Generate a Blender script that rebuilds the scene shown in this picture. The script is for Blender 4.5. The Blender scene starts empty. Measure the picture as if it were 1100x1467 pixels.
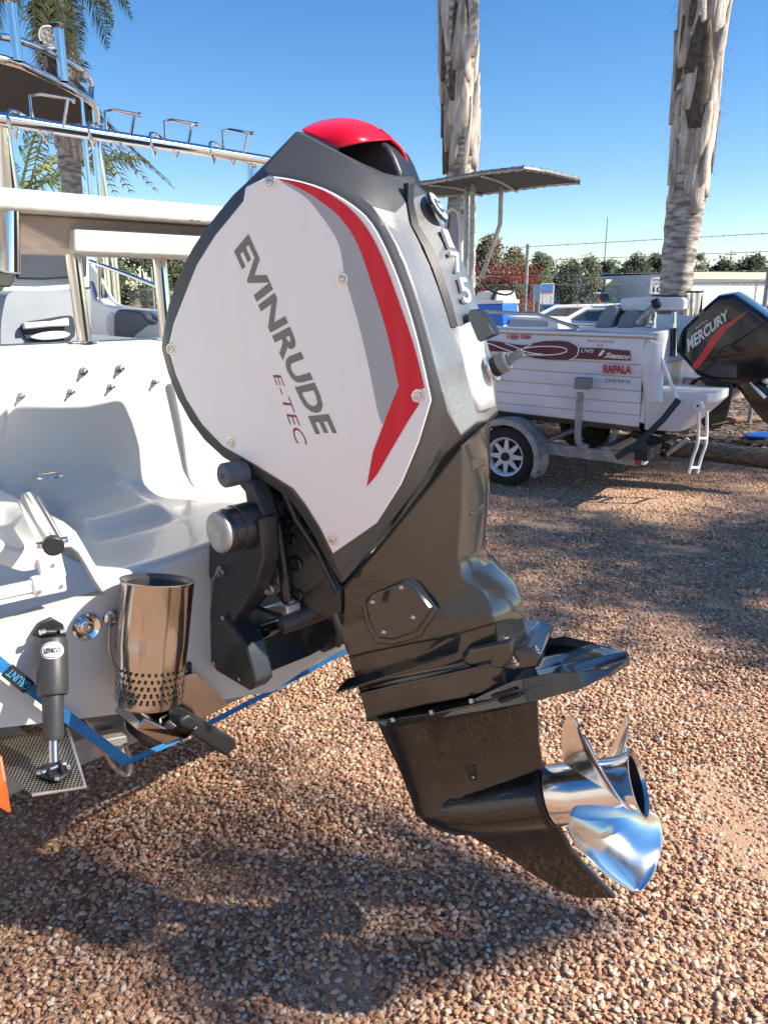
import bpy, bmesh, math, random
import numpy as np
from math import radians, sin, cos, tan, pi, atan2
from mathutils import Vector, Matrix, noise
random.seed(7)
S = bpy.context.scene
C = S.collection

# ---------------------------------------------------------------- camera, light, exposure
CAMH = 1.68; PITCH = radians(15.9); FPX = 1100.0
cam_d = bpy.data.cameras.new('camera'); cam = bpy.data.objects.new('camera', cam_d); C.objects.link(cam)
cam.location = (0, 0, CAMH); cam.rotation_euler = (pi / 2 - PITCH, 0, 0)
cam_d.sensor_fit = 'VERTICAL'; cam_d.sensor_height = 24.0; cam_d.lens = 24.0 * FPX / 1467.0
cam_d.clip_start = 0.05; cam_d.clip_end = 3000
S.camera = cam
SUN_AZ, SUN_EL = 101.0, 38.0            # compass style: 0 = +Y, 90 = +X
w = bpy.data.worlds.new('World'); S.world = w; w.use_nodes = True
nt = w.node_tree; nt.nodes.clear()
out = nt.nodes.new('ShaderNodeOutputWorld'); bg = nt.nodes.new('ShaderNodeBackground')
sky = nt.nodes.new('ShaderNodeTexSky'); sky.sky_type = 'NISHITA'; sky.sun_disc = False
sky.sun_elevation = radians(SUN_EL); sky.sun_rotation = radians(SUN_AZ)
sky.altitude = 0; sky.air_density = 1.0; sky.dust_density = 0.0; sky.ozone_density = 3.0
bg.inputs[1].default_value = 0.084
hsv = nt.nodes.new('ShaderNodeHueSaturation'); hsv.inputs['Hue'].default_value = 0.504; hsv.inputs['Saturation'].default_value = 1.28
nt.links.new(sky.outputs[0], hsv.inputs['Color']); nt.links.new(hsv.outputs[0], bg.inputs[0]); nt.links.new(bg.outputs[0], out.inputs[0])
sl = bpy.data.lights.new('sun', 'SUN'); so = bpy.data.objects.new('sun', sl); C.objects.link(so)
sl.energy = 4.6; sl.angle = radians(0.53); sl.color = (1.0, 0.90, 0.76)
sd = Vector((sin(radians(SUN_AZ)) * cos(radians(SUN_EL)), cos(radians(SUN_AZ)) * cos(radians(SUN_EL)), sin(radians(SUN_EL))))
so.rotation_euler = sd.to_track_quat('Z', 'Y').to_euler(); so.location = (8, -2, 9)
S.view_settings.view_transform = 'Standard'; S.view_settings.look = 'None'
S.view_settings.exposure = 1.1; S.view_settings.gamma = 1.0; S.view_settings.use_curve_mapping = False
S.cycles.max_bounces = 8; S.cycles.glossy_bounces = 5; S.cycles.use_denoising = True
S.cycles.sample_clamp_indirect = 6

# ---------------------------------------------------------------- frames: measured points to places
RT = Vector((1, 0, 0)); FW = Vector((0, cos(PITCH), -sin(PITCH))); UPV = Vector((0, sin(PITCH), cos(PITCH)))
CAMP = Vector((0, 0, CAMH))
def ray(px, py): return (px - 550) / FPX * RT - (py - 733.5) / FPX * UPV + FW
class Frame:
    def __init__(s, o, az, tilt=0):
        a, t = radians(az), radians(tilt); h = Vector((sin(a), cos(a), 0)); z = Vector((0, 0, 1))
        s.o = Vector(o); s.x = h * cos(t) + z * sin(t); s.z = -h * sin(t) + z * cos(t); s.y = s.z.cross(s.x)
        s.M = Matrix((s.x, s.y, s.z)).transposed().to_4x4(); s.M.translation = s.o
    def hit(s, px, py, ax='y', v=0.0):
        n = getattr(s, ax); d = ray(px, py); k = (v - (CAMP - s.o).dot(n)) / d.dot(n); q = CAMP + k * d - s.o
        return Vector((q.dot(s.x), q.dot(s.y), q.dot(s.z)))
    def w(s, *p):
        p = Vector(p) if len(p) == 3 else p[0]
        return s.o + s.x * p[0] + s.y * p[1] + s.z * p[2]
WORLD = Frame((0, 0, 0), 90)            # x right, y away, z up
def G(px, py, z=0.0): return WORLD.hit(px, py, 'z', z)
def at(px, py, Y): return WORLD.hit(px, py, 'y', Y)

# ---------------------------------------------------------------- materials
def mat(name, col, rough=0.5, metal=0.0, coat=0.0, bump=0.0, bscale=50.0, var=0.0, vscale=8.0, col2=None, spec=0.5, trans=0.0, stretch=None, flake=0.0, alpha=1.0, rvar=0.0, detail=4.0):
    m = bpy.data.materials.new(name); m.use_nodes = True; n = m.node_tree; b = n.nodes['Principled BSDF']
    b.inputs['Base Color'].default_value = (*col, 1); b.inputs['Roughness'].default_value = rough; b.inputs['Metallic'].default_value = metal
    b.inputs['Coat Weight'].default_value = coat; b.inputs['Coat Roughness'].default_value = 0.03
    b.inputs['Specular IOR Level'].default_value = spec; b.inputs['Transmission Weight'].default_value = trans; b.inputs['Alpha'].default_value = alpha
    tc = n.nodes.new('ShaderNodeTexCoord'); src = tc.outputs['Object']
    if stretch:
        mp = n.nodes.new('ShaderNodeMapping'); mp.inputs['Scale'].default_value = stretch
        n.links.new(src, mp.inputs[0]); src = mp.outputs[0]
    if col2 or var or rvar:
        t = n.nodes.new('ShaderNodeTexNoise'); t.inputs['Scale'].default_value = vscale; t.inputs['Detail'].default_value = detail
        n.links.new(src, t.inputs[0]); r = n.nodes.new('ShaderNodeValToRGB')
        c2 = col2 if col2 else tuple(c * (1 - var) for c in col)
        r.color_ramp.elements[0].position = 0.38; r.color_ramp.elements[1].position = 0.64
        r.color_ramp.elements[0].color = (*c2, 1); r.color_ramp.elements[1].color = (*col, 1)
        n.links.new(t.outputs[0], r.inputs[0]); n.links.new(r.outputs[0], b.inputs['Base Color'])
        if rvar:
            mr = n.nodes.new('ShaderNodeMapRange'); mr.inputs['To Min'].default_value = rough; mr.inputs['To Max'].default_value = rough + rvar
            n.links.new(t.outputs[0], mr.inputs[0]); n.links.new(mr.outputs[0], b.inputs['Roughness'])
    if flake:
        v = n.nodes.new('ShaderNodeTexVoronoi'); v.inputs['Scale'].default_value = 700; n.links.new(tc.outputs['Object'], v.inputs[0])
        mx = n.nodes.new('ShaderNodeMix'); mx.data_type = 'RGBA'; mx.inputs[6].default_value = (*[c * (1 - flake) for c in col], 1); mx.inputs[7].default_value = (*[min(1, c * (1 + flake)) for c in col], 1)
        sp = n.nodes.new('ShaderNodeSeparateColor'); n.links.new(v.outputs['Color'], sp.inputs[0]); n.links.new(sp.outputs[0], mx.inputs[0]); n.links.new(mx.outputs[2], b.inputs['Base Color'])
    if bump:
        t2 = n.nodes.new('ShaderNodeTexNoise'); t2.inputs['Scale'].default_value = bscale; t2.inputs['Detail'].default_value = 5
        n.links.new(src, t2.inputs[0]); bp = n.nodes.new('ShaderNodeBump'); bp.inputs['Strength'].default_value = bump; bp.inputs['Distance'].default_value = 0.01
        n.links.new(t2.outputs[0], bp.inputs['Height']); n.links.new(bp.outputs[0], b.inputs['Normal'])
    return m
M = {}
M['white_paint'] = mat('white_paint', (.92, .92, .905), .3, coat=.25, bump=.02, bscale=6)
M['red_paint'] = mat('red_paint', (.72, .008, .035), .3, coat=.5, spec=.3)
M['grey_print'] = mat('grey_print', (.40, .43, .46), .35, coat=.2, spec=.3)
M['dark_print'] = mat('dark_print', (.215, .21, .20), .4, coat=.1, spec=.3)
M['cowl_grey'] = mat('cowl_grey', (.085, .087, .090), .45, metal=.3, coat=.12, flake=.12)
M['silver'] = mat('silver', (.33, .33, .32), .42, metal=.6, coat=.2, flake=.22)
M['white_plastic'] = mat('white_plastic', (.78, .79, .79), .3, coat=.3)
M['black_plastic'] = mat('black_plastic', (.018, .02, .024), .42, bump=.05, bscale=200)
M['black_gloss'] = mat('black_gloss', (.036, .038, .035), .10, coat=.8, bump=.02, bscale=5, rvar=.06, vscale=3, spec=.6)
M['black_gloss'].node_tree.nodes['Principled BSDF'].inputs['Coat IOR'].default_value = 1.5
M['black_gloss2'] = mat('black_gloss2', (.012, .012, .012), .18, coat=.6, bump=.08, bscale=30, rvar=.2, vscale=25)
M['bracket'] = mat('bracket', (.02, .023, .028), .33, coat=.4, bump=.05, bscale=60, rvar=.2, vscale=12)
M['ram'] = mat('ram', (.045, .048, .05), .45, bump=.04, bscale=100)
M['chrome'] = mat('chrome', (.78, .76, .73), .07, metal=1, bump=.015, bscale=25, rvar=.08, vscale=20)
M['prop_steel'] = mat('prop_steel', (.74, .74, .73), .09, metal=1, bump=.03, bscale=14, rvar=.16, vscale=16)
M['mirror_steel'] = mat('mirror_steel', (.50, .455, .41), .08, metal=1, bump=.03, bscale=9, rvar=.12, vscale=40)
M['worn_steel'] = mat('worn_steel', (.5, .49, .46), .3, metal=.9, rvar=.3, vscale=40, var=.4)
M['bolt'] = mat('bolt', (.6, .6, .6), .25, metal=1)
M['cast_alloy'] = mat('cast_alloy', (.50, .51, .52), .45, metal=.75, rvar=.25, vscale=30, var=.25)
M['gelcoat'] = mat('gelcoat', (.71, .705, .67), .22, coat=.35, bump=.05, bscale=9, var=.06, vscale=2, rvar=.25)
M['gelcoat_matt'] = mat('gelcoat_matt', (.54, .53, .49), .5, bump=.25, bscale=45, var=.08, vscale=5)
M['gelcoat_shaded'] = mat('gelcoat_shaded', (.62, .53, .45), .55, bump=.12, bscale=30, col2=(.42, .33, .27), vscale=7)  # brown-pink shade under the bait board, put into the tray's colour
M['grey_trim'] = mat('grey_trim', (.33, .37, .42), .55, bump=.1, bscale=120, var=.12)
M['navy'] = mat('navy', (.035, .045, .065), .6, var=.2)
M['seat_white'] = mat('seat_white', (.62, .64, .66), .45, var=.08)
M['canvas'] = mat('canvas', (.016, .018, .024), .8, bump=.15, bscale=90)
M['strap_blue'] = mat('strap_blue', (.01, .16, .42), .6, bump=.35, bscale=260, col2=(.012, .20, .50), vscale=60)
M['orange'] = mat('orange', (.85, .10, .02), .5, spec=.4)
M['galv'] = mat('galv', (.40, .41, .42), .5, metal=.55, var=.35, vscale=14, rvar=.2, bump=.05)
M['alloy_plate'] = mat('alloy_plate', (.70, .70, .68), .35, metal=.7, var=.2, vscale=30)
M['tyre'] = mat('tyre', (.018, .018, .019), .8, bump=.15, bscale=80)
M['white_alloy'] = mat('white_alloy', (.70, .71, .74), .35, coat=.2, bump=.08, bscale=5, var=.10, vscale=4)
M['maroon'] = mat('maroon', (.10, .012, .035), .35, coat=.3)
M['red_print'] = mat('red_print', (.42, .02, .02), .4)
M['black_print'] = mat('black_print', (.02, .02, .025), .4)
M['white_print'] = mat('white_print', (.82, .82, .82), .4)
M['white_frame'] = mat('white_frame', (.74, .75, .76), .35, coat=.2, var=.08)
M['merc_black'] = mat('merc_black', (.007, .008, .011), .2, coat=.6, spec=.4)
M['blue_lid'] = mat('blue_lid', (.015, .13, .55), .4, var=.1)
M['upholstery'] = mat('upholstery', (.20, .23, .28), .6, var=.15)
M['glass'] = mat('glass', (.5, .55, .6), .03, trans=.85, spec=.5)
M['dark_glass'] = mat('dark_glass', (.02, .025, .03), .06, coat=.8)
M['rubber'] = mat('rubber', (.012, .012, .013), .6)
M['green_strap'] = mat('green_strap', (.015, .045, .05), .7, var=.3, vscale=60)

# ---------------------------------------------------------------- mesh helpers
def link(name, v, f, m, parent=None, smooth=30, bevel=0, seg=2, sub=0, mats=None, fm=None):
    me = bpy.data.meshes.new(name); me.from_pydata([tuple(q) for q in v], [], f); me.validate(); me.update()
    if m is not None: me.materials.append(m)
    if mats:
        for q in mats: me.materials.append(q)
    if fm: me.polygons.foreach_set('material_index', fm)
    bm = bmesh.new(); bm.from_mesh(me); bmesh.ops.recalc_face_normals(bm, faces=bm.faces); bm.to_mesh(me); bm.free()
    if smooth:
        me.shade_smooth() if hasattr(me, 'shade_smooth') else None
        me.set_sharp_from_angle(angle=radians(smooth))
    o = bpy.data.objects.new(name, me); C.objects.link(o)
    if parent: o.parent = parent
    if bevel:
        b = o.modifiers.new('bevel', 'BEVEL'); b.width = bevel; b.segments = seg; b.limit_method = 'ANGLE'; b.angle_limit = radians(35)
        b.harden_normals = False
    if sub:
        s_ = o.modifiers.new('sub', 'SUBSURF'); s_.levels = sub; s_.render_levels = sub
    return o
class MB:
    """collects geometry for one mesh object"""
    def __init__(s): s.v = []; s.f = []
    def add(s, v, f):
        k = len(s.v); s.v += [Vector(q) for q in v]; s.f += [[i + k for i in g] for g in f]; return s
    def prism(s, pts, d):
        """polygon pts pushed along vector d"""
        d = Vector(d); n = len(pts); v = [Vector(p) for p in pts] + [Vector(p) + d for p in pts]
        f = [list(range(n))[::-1], list(range(n, 2 * n))] + [[i, (i + 1) % n, n + (i + 1) % n, n + i] for i in range(n)]
        return s.add(v, f)
    def box(s, c, sx, sy, sz, X=(1, 0, 0), Y=(0, 1, 0), Z=(0, 0, 1)):
        c = Vector(c); X = Vector(X) * sx / 2; Y = Vector(Y) * sy / 2; Z = Vector(Z) * sz / 2
        return s.prism([c - X - Y - Z, c + X - Y - Z, c + X + Y - Z, c - X + Y - Z], Z * 2)
    def loft(s, rings, closed=True, cap=True):
        n = len(rings[0]); v = [q for r in rings for q in r]; f = []
        for i in range(len(rings) - 1):
            for j in range(n if closed else n - 1):
                f.append([i * n + j, i * n + (j + 1) % n, (i + 1) * n + (j + 1) % n, (i + 1) * n + j])
        if cap and closed: f += [list(range(n))[::-1], [(len(rings) - 1) * n + j for j in range(n)]]
        return s.add(v, f)
    def tube(s, path, r, n=10, curve=False, cap=True, flat=None):
        P = [Vector(p) for p in path]
        if curve: P = smooth_path(P, 6)
        R = r if isinstance(r, (list, tuple)) else [r] * len(P)
        if len(R) != len(P): R = [R[0] + (R[-1] - R[0]) * i / (len(P) - 1) for i in range(len(P))]
        rings = []; up = None
        for i, p in enumerate(P):
            t = (P[min(i + 1, len(P) - 1)] - P[max(i - 1, 0)])
            if t.length < 1e-9: t = Vector((0, 0, 1))
            t.normalize()
            if up is None: up = t.orthogonal().normalized()
            else:
                up = up - t * up.dot(t)
                up = up.normalized() if up.length > 1e-6 else t.orthogonal().normalized()
            sd_ = t.cross(up)
            rings.append([p + (up * cos(2 * pi * k / n) + sd_ * sin(2 * pi * k / n)) * R[i] for k in range(n)])
        return s.loft(rings, True, cap)
    def cyl(s, a, b, r, n=24, r2=None): return s.tube([a, b], [r, r if r2 is None else r2], n)
    def lathe(s, o, ax, prof, n=28, closed=False):
        """prof = list of (distance along ax, radius)"""
        o = Vector(o); ax = Vector(ax).normalized(); u = ax.orthogonal().normalized(); v_ = ax.cross(u)
        rings = [[o + ax * h + (u * cos(2 * pi * k / n) + v_ * sin(2 * pi * k / n)) * max(r, 1e-5) for k in range(n)] for h, r in prof]
        return s.loft(rings, True, False)
    def ribbon(s, path, w, t, nrm):
        """flat strap along path, width along nrm-free side direction"""
        P = [Vector(p) for p in path]; nrm = Vector(nrm).normalized(); rings = []
        for i, p in enumerate(P):
            d = (P[min(i + 1, len(P) - 1)] - P[max(i - 1, 0)]).normalized(); side = d.cross(nrm).normalized(); nn = side.cross(d)
            rings.append([p + side * w / 2 + nn * t / 2, p - side * w / 2 + nn * t / 2, p - side * w / 2 - nn * t / 2, p + side * w / 2 - nn * t / 2])
        return s.loft(rings)
    def obj(s, name, m, parent=None, **k): return link(name, s.v, s.f, m, parent, **k)
def smooth_path(P, k=6):
    out = []
    for i in range(len(P) - 1):
        p0 = P[max(i - 1, 0)]; p1 = P[i]; p2 = P[i + 1]; p3 = P[min(i + 2, len(P) - 1)]
        for j in range(k):
            t = j / k
            out.append(0.5 * ((2 * p1) + (p2 - p0) * t + (2 * p0 - 5 * p1 + 4 * p2 - p3) * t * t + (3 * p1 - p0 - 3 * p2 + p3) * t ** 3))
    out.append(P[-1]); return out
def resample(P, n):
    P = [Vector(p) for p in P]; L = [0]
    for a, b in zip(P, P[1:]): L.append(L[-1] + (b - a).length)
    o = []
    for i in range(n):
        t = L[-1] * i / (n - 1); k = max(0, min(len(P) - 2, next((j for j in range(len(L) - 1) if L[j + 1] >= t - 1e-9), len(P) - 2)))
        q = (t - L[k]) / max(1e-9, L[k + 1] - L[k]); o.append(P[k].lerp(P[k + 1], q))
    return o
def thing(name, label, cat, M4, group=None):
    o = bpy.data.objects.new(name, None); C.objects.link(o); o.matrix_world = M4 if isinstance(M4, Matrix) else Matrix.Translation(Vector(M4))
    o['label'] = label; o['category'] = cat; o.empty_display_size = .1
    if group: o['group'] = group
    return o
def tag(o, label, cat, group=None):
    o['label'] = label; o['category'] = cat
    if group: o['group'] = group
    return o
def struct(o): o['kind'] = 'structure'; return o
def stuff(o, label=None, cat=None):
    o['kind'] = 'stuff'
    if label: o['label'] = label
    if cat: o['category'] = cat
    return o
def rehome(o, base):
    """move an object's origin to base without moving its mesh"""
    base = Vector(base); o.data.transform(Matrix.Translation(-base)); o.location = base; return o
_fc = {}
def text2d(s, bold=0.0, shear=0.0):
    key = (s, bold, shear)
    if key in _fc: return _fc[key]
    c = bpy.data.curves.new('t', 'FONT'); c.body = s; c.offset = bold; c.shear = shear; c.resolution_u = 3
    o = bpy.data.objects.new('t', c); C.objects.link(o); dg = bpy.context.evaluated_depsgraph_get(); me = bpy.data.meshes.new_from_object(o.evaluated_get(dg))
    v = [(q.co.x, q.co.y) for q in me.vertices]; f = [list(p.vertices) for p in me.polygons]
    bpy.data.objects.remove(o); bpy.data.curves.remove(c); bpy.data.meshes.remove(me)
    x0 = min(a for a, b in v); x1 = max(a for a, b in v); y0 = min(b for a, b in v); y1 = max(b for a, b in v)
    v = [((a - x0) / (x1 - x0), (b - y0) / (y1 - y0)) for a, b in v]; _fc[key] = (v, f); return _fc[key]
def lettering(name, s, quad, m, parent, bold=0.0, shear=0.0):
    """flat print: text stretched over the 3D quad TL,TR,BR,BL"""
    v, f = text2d(s, bold, shear); TL, TR, BR, BL = [Vector(q) for q in quad]
    V = [(BL.lerp(BR, a)).lerp(TL.lerp(TR, a), b) for a, b in v]
    return link(name, V, f, m, parent, smooth=0)
def rot_copy(me_obj, parent, mat4, name=None):
    c = me_obj.copy(); C.objects.link(c); c.parent = parent; c.matrix_local = mat4; return c
# ---------------------------------------------------------------- ground
def ground_material():
    m = bpy.data.materials.new('gravel_ground'); m.use_nodes = True; n = m.node_tree; b = n.nodes['Principled BSDF']; L = n.links.new
    tc = n.nodes.new('ShaderNodeTexCoord')
    v = n.nodes.new('ShaderNodeTexVoronoi'); v.inputs['Scale'].default_value = 150; L(tc.outputs['Object'], v.inputs[0])
    sp = n.nodes.new('ShaderNodeSeparateColor'); L(v.outputs['Color'], sp.inputs[0])
    r = n.nodes.new('ShaderNodeValToRGB'); cr = r.color_ramp
    cr.elements[0].position = 0; cr.elements[0].color = (.22, .13, .085, 1); cr.elements[1].position = 1; cr.elements[1].color = (.60, .44, .32, 1)
    e = cr.elements.new(.5); e.color = (.42, .265, .175, 1)
    L(sp.outputs[0], r.inputs[0])
    t = n.nodes.new('ShaderNodeTexNoise'); t.inputs['Scale'].default_value = 1.1; t.inputs['Detail'].default_value = 6; L(tc.outputs['Object'], t.inputs[0])
    r2 = n.nodes.new('ShaderNodeValToRGB'); r2.color_ramp.elements[0].position = .48; r2.color_ramp.elements[1].position = .66
    L(t.outputs[0], r2.inputs[0])
    mx = n.nodes.new('ShaderNodeMix'); mx.data_type = 'RGBA'; mx.inputs[7].default_value = (.46, .29, .18, 1)
    L(r2.outputs[0], mx.inputs[0]); L(r.outputs[0], mx.inputs[6]); L(mx.outputs[2], b.inputs['Base Color'])
    b.inputs['Roughness'].default_value = .95
    bp = n.nodes.new('ShaderNodeBump'); bp.inputs['Distance'].default_value = .004; bp.inputs['Strength'].default_value = .8; bp.invert = True
    L(v.outputs['Distance'], bp.inputs['Height']); L(bp.outputs[0], b.inputs['Normal'])
    return m
def pebble_material():
    m = bpy.data.materials.new('pebble'); m.use_nodes = True; n = m.node_tree; b = n.nodes['Principled BSDF']; L = n.links.new
    oi = n.nodes.new('ShaderNodeObjectInfo'); r = n.nodes.new('ShaderNodeValToRGB'); cr = r.color_ramp
    cols = [(0, (.09, .06, .05)), (.12, (.22, .12, .08)), (.3, (.38, .195, .11)), (.5, (.48, .27, .155)), (.70, (.53, .35, .225)), (.86, (.56, .42, .30)), (.95, (.60, .50, .41)), (1, (.20, .16, .15))]
    while len(cr.elements) < len(cols): cr.elements.new(.5)
    for e, (p, c) in zip(cr.elements, cols): e.position = p; e.color = (*c, 1)
    L(oi.outputs['Random'], r.inputs[0])
    tc = n.nodes.new('ShaderNodeTexCoord'); t = n.nodes.new('ShaderNodeTexNoise'); t.inputs['Scale'].default_value = 3; t.inputs['Detail'].default_value = 5; L(tc.outputs['Object'], t.inputs[0])
    hs = n.nodes.new('ShaderNodeHueSaturation'); mr = n.nodes.new('ShaderNodeMapRange'); mr.inputs['To Min'].default_value = .86; mr.inputs['To Max'].default_value = 1.34
    L(t.outputs[0], mr.inputs[0]); L(mr.outputs[0], hs.inputs['Value']); L(r.outputs[0], hs.inputs['Color']); L(hs.outputs[0], b.inputs['Base Color'])
    b.inputs['Roughness'].default_value = .75
    return m
M['ground'] = ground_material(); M['pebble'] = pebble_material()
M['dry_field'] = mat('dry_field', (.36, .28, .17), .95, col2=(.20, .17, .09), vscale=.15)
M['mulch'] = mat('mulch', (.20, .14, .10), .95, col2=(.08, .055, .04), vscale=18, bump=1.0, bscale=35)
# one sheet to the horizon, then the gravel yard and the garden bed lying on it
g = struct(link('field_ground', [(-1500, -300, -.012), (1500, -300, -.012), (1500, 2500, -.012), (-1500, 2500, -.012)], [[0, 1, 2, 3]], M['dry_field'], smooth=0))
NX, NY = 90, 80
gv = []
def gz(x, y):
    return .018 * noise.noise(Vector((x * .8, y * .8, 0))) + .007 * noise.noise(Vector((x * 3, y * 3, 4)))
for j in range(NY + 1):
    for i in range(NX + 1):
        x = -14 + 30 * i / NX; y = -9 + 30 * j / NY; edge = min(i, NX - i, j, NY - j)
        gv.append((x, y, .0 if edge < 1 else gz(x, y) + .012))
struct(link('gravel_yard', gv, [[j * (NX + 1) + i, j * (NX + 1) + i + 1, (j + 1) * (NX + 1) + i + 1, (j + 1) * (NX + 1) + i] for j in range(NY) for i in range(NX)], M['ground']))
# loose stones: five pebble shapes spread by geometry nodes
pc_ = bpy.data.collections.new('pebble_shapes')
for k in range(6):
    bm = bmesh.new(); bmesh.ops.create_icosphere(bm, subdivisions=2 if k < 6 else 1, radius=1)
    rs = [random.uniform(.85, 1.35), random.uniform(.65, 1.0), random.uniform(.42, .66)]
    pl = [(Vector((random.gauss(0, 1), random.gauss(0, 1), random.gauss(0, 1))).normalized(), random.uniform(.5, .85)) for _ in range(11)]
    for v in bm.verts:
        for nrm, d in pl:
            q = v.co.dot(nrm)
            if q > d: v.co -= nrm * (q - d) * .85
        v.co = Vector((v.co.x * rs[0], v.co.y * rs[1], v.co.z * rs[2]))
    me = bpy.data.meshes.new('pebble_shape'); bm.to_mesh(me); bm.free(); me.shade_smooth(); me.materials.append(M['pebble'])
    pc_.objects.link(bpy.data.objects.new('pebble_shape', me))
rng = np.random.default_rng(3)
pts = []
def strip(y0, y1, sp, wid, keep):
    global pts
    xs = np.arange(-wid, wid, sp); ys = np.arange(y0, y1, sp); X, Y = np.meshgrid(xs, ys); X = X.ravel() + rng.uniform(-.55, .55, X.size) * sp; Y = Y.ravel() + rng.uniform(-.55, .55, Y.size) * sp
    k = np.abs(X) < .62 * np.maximum(Y, 1.0) + .5; X = X[k]; Y = Y[k]
    k = rng.uniform(0, 1, X.size) < keep; X = X[k]; Y = Y[k]
    pts.append(np.stack([X, Y], 1))
strip(.5, 3.4, .0148, 2.7, 1); strip(.5, 3.4, .024, 2.7, .8); strip(3.4, 5.4, .020, 4, 1); strip(5.4, 8.5, .027, 6, 1); strip(8.5, 11, .05, 7, .8)
P2 = np.concatenate(pts)
def dusty(x, y):
    q = noise.noise(Vector((x * 1.7 + 3, y * 1.7, 9))) + .5 * noise.noise(Vector((x * 6, y * 6, 2)))
    a = max(0, 1 - math.hypot((x + .72) / .42, (y - 1.55) / .35)) * .7 + max(0, 1 - math.hypot((x - 2.0) / .35, (y - 4.95) / .16)) * 1.6
    return q * .75 + a
keep = [(x, y) for x, y in P2.tolist() if not (dusty(x, y) > .40 and random.random() < min(.90, (dusty(x, y) - .40) * 3.2))]
pv = [(x, y, gz(x, y) + .012 + random.uniform(-.001, .007)) for x, y in keep]
me = bpy.data.meshes.new('gravel'); me.from_pydata(pv, [], []); gr = bpy.data.objects.new('gravel', me); C.objects.link(gr); stuff(gr)
ng = bpy.data.node_groups.new('gravel_scatter', 'GeometryNodeTree')
ng.interface.new_socket('Geometry', in_out='INPUT', socket_type='NodeSocketGeometry'); ng.interface.new_socket('Geometry', in_out='OUTPUT', socket_type='NodeSocketGeometry')
gi = ng.nodes.new('NodeGroupInput'); go = ng.nodes.new('NodeGroupOutput'); ci = ng.nodes.new('GeometryNodeCollectionInfo'); ci.inputs[0].default_value = pc_; ci.inputs[1].default_value = True
ip = ng.nodes.new('GeometryNodeInstanceOnPoints'); ip.inputs['Pick Instance'].default_value = True
rr = ng.nodes.new('FunctionNodeRandomValue'); rr.data_type = 'FLOAT_VECTOR'; rr.inputs[0].default_value = (-.5, -.5, 0); rr.inputs[1].default_value = (.5, .5, 6.28)
rs_ = ng.nodes.new('FunctionNodeRandomValue'); rs_.data_type = 'FLOAT'; rs_.inputs[2].default_value = .0040; rs_.inputs[3].default_value = .0132; rs_.inputs['Seed'].default_value = 5
L = ng.links.new
L(gi.outputs[0], ip.inputs['Points']); L(ci.outputs[0], ip.inputs['Instance']); L(rr.outputs['Value'], ip.inputs['Rotation']); L(rs_.outputs[1], ip.inputs['Scale']); L(ip.outputs[0], go.inputs[0])
md = gr.modifiers.new('scatter', 'NODES'); md.node_group = ng
# ---------------------------------------------------------------- big white and grey outboard motor, tilted up
ENG = Frame(CAMP + 1.72 * ray(860, 1130), 112, 23)       # x along the propeller shaft, y to starboard, z up the leg; origin in the propeller hub
KL = .88
def E(px, py, l=0.0): return ENG.hit(px, py, 'y', -l * KL)
eng = thing('outboard_motor', 'large white and silver outboard motor with red stripe, tilted up in front', 'outboard motor', ENG.M)
def mir(p): return Vector((p[0], -p[1], p[2]))
# cowl: rings from the side panel edge round to the centreline
SEG = (16, 8, 12, 10)
def ring(segs):
    o = []
    for i_, (s_, n) in enumerate(zip(segs, SEG)): o += resample(smooth_path([Vector(q) for q in s_], 4) if i_ == 0 else s_, n + 1)[:-1]
    return o
def EP(l, *q): return [E(a, b, l) for a, b in q]
k0 = [EP(.236, (386, 249), (420, 254), (465, 267), (505, 289), (535, 317), (560, 364), (585, 430), (605, 500), (622, 573)),
      EP(.236, (622, 573), (603, 635), (578, 695), (540, 755), (488, 822)),
      EP(.236, (488, 822), (476, 797), (457, 758), (437, 726), (419, 702), (366, 669), (318, 641), (288, 610), (265, 573), (250, 537), (238, 497)),
      EP(.236, (238, 497), (247, 462), (264, 418), (279, 379), (306, 336), (352, 280), (386, 249))]
k1 = [EP(.222, (378, 240), (425, 243), (475, 257), (518, 282), (548, 314), (577, 366), (600, 432), (620, 505), (641, 590)),
      EP(.20, (641, 590), (625, 655), (598, 700), (555, 755), (492, 838)),
      EP(.222, (489, 838), (468, 803), (449, 765), (429, 733), (412, 711), (360, 679), (311, 650), (281, 617), (258, 578), (243, 541), (231, 497)),
      EP(.222, (231, 497), (239, 445), (253, 400), (271, 362), (297, 323), (335, 277), (378, 240))]
k2 = [EP(.165, (425, 187), (465, 207), (515, 235), (550, 270), (575, 330), (600, 400), (622, 465), (640, 530), (661, 624)),
      None, None, None]
k3 = [EP(.095, (432, 188), (478, 212), (528, 240), (578, 268), (590, 320), (616, 370), (640, 435), (657, 495), (683, 606)),
      None, None, None]
k4 = [EP(.0, (446, 190), (490, 218), (545, 246), (594, 260), (620, 303), (643, 345), (663, 410), (680, 485), (698, 603)),
      None, None, None]
def inner(l, fwd, drop):
    a = []
    for i in (1, 2, 3): a.append([Vector((p[0] - (fwd if i > 1 else 0), -l * KL, p[2] + (drop if i == 1 else 0))) for p in k1[i]])
    return a
for kk, l, fwd in ((k2, .165, .03), (k3, .095, .045), (k4, 0.0, .06)):
    s1, s2, s3 = inner(l, fwd, .02)
    s1 = resample([kk[0][-1]] + s1[2:], 9); s2 = [s1[-1]] + s2[1:]; s3 = [s2[-1]] + s3[1:-2] + [kk[0][0]]
    kk[1], kk[2], kk[3] = s1, s2, s3
K = [ring(k) for k in (k0, k1, k2, k3, k4)]
half = K + [[mir(p) for p in r] for r in K[3::-1]]
N = len(K[0])
mb = MB(); mb.loft(half, True, True)
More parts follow.
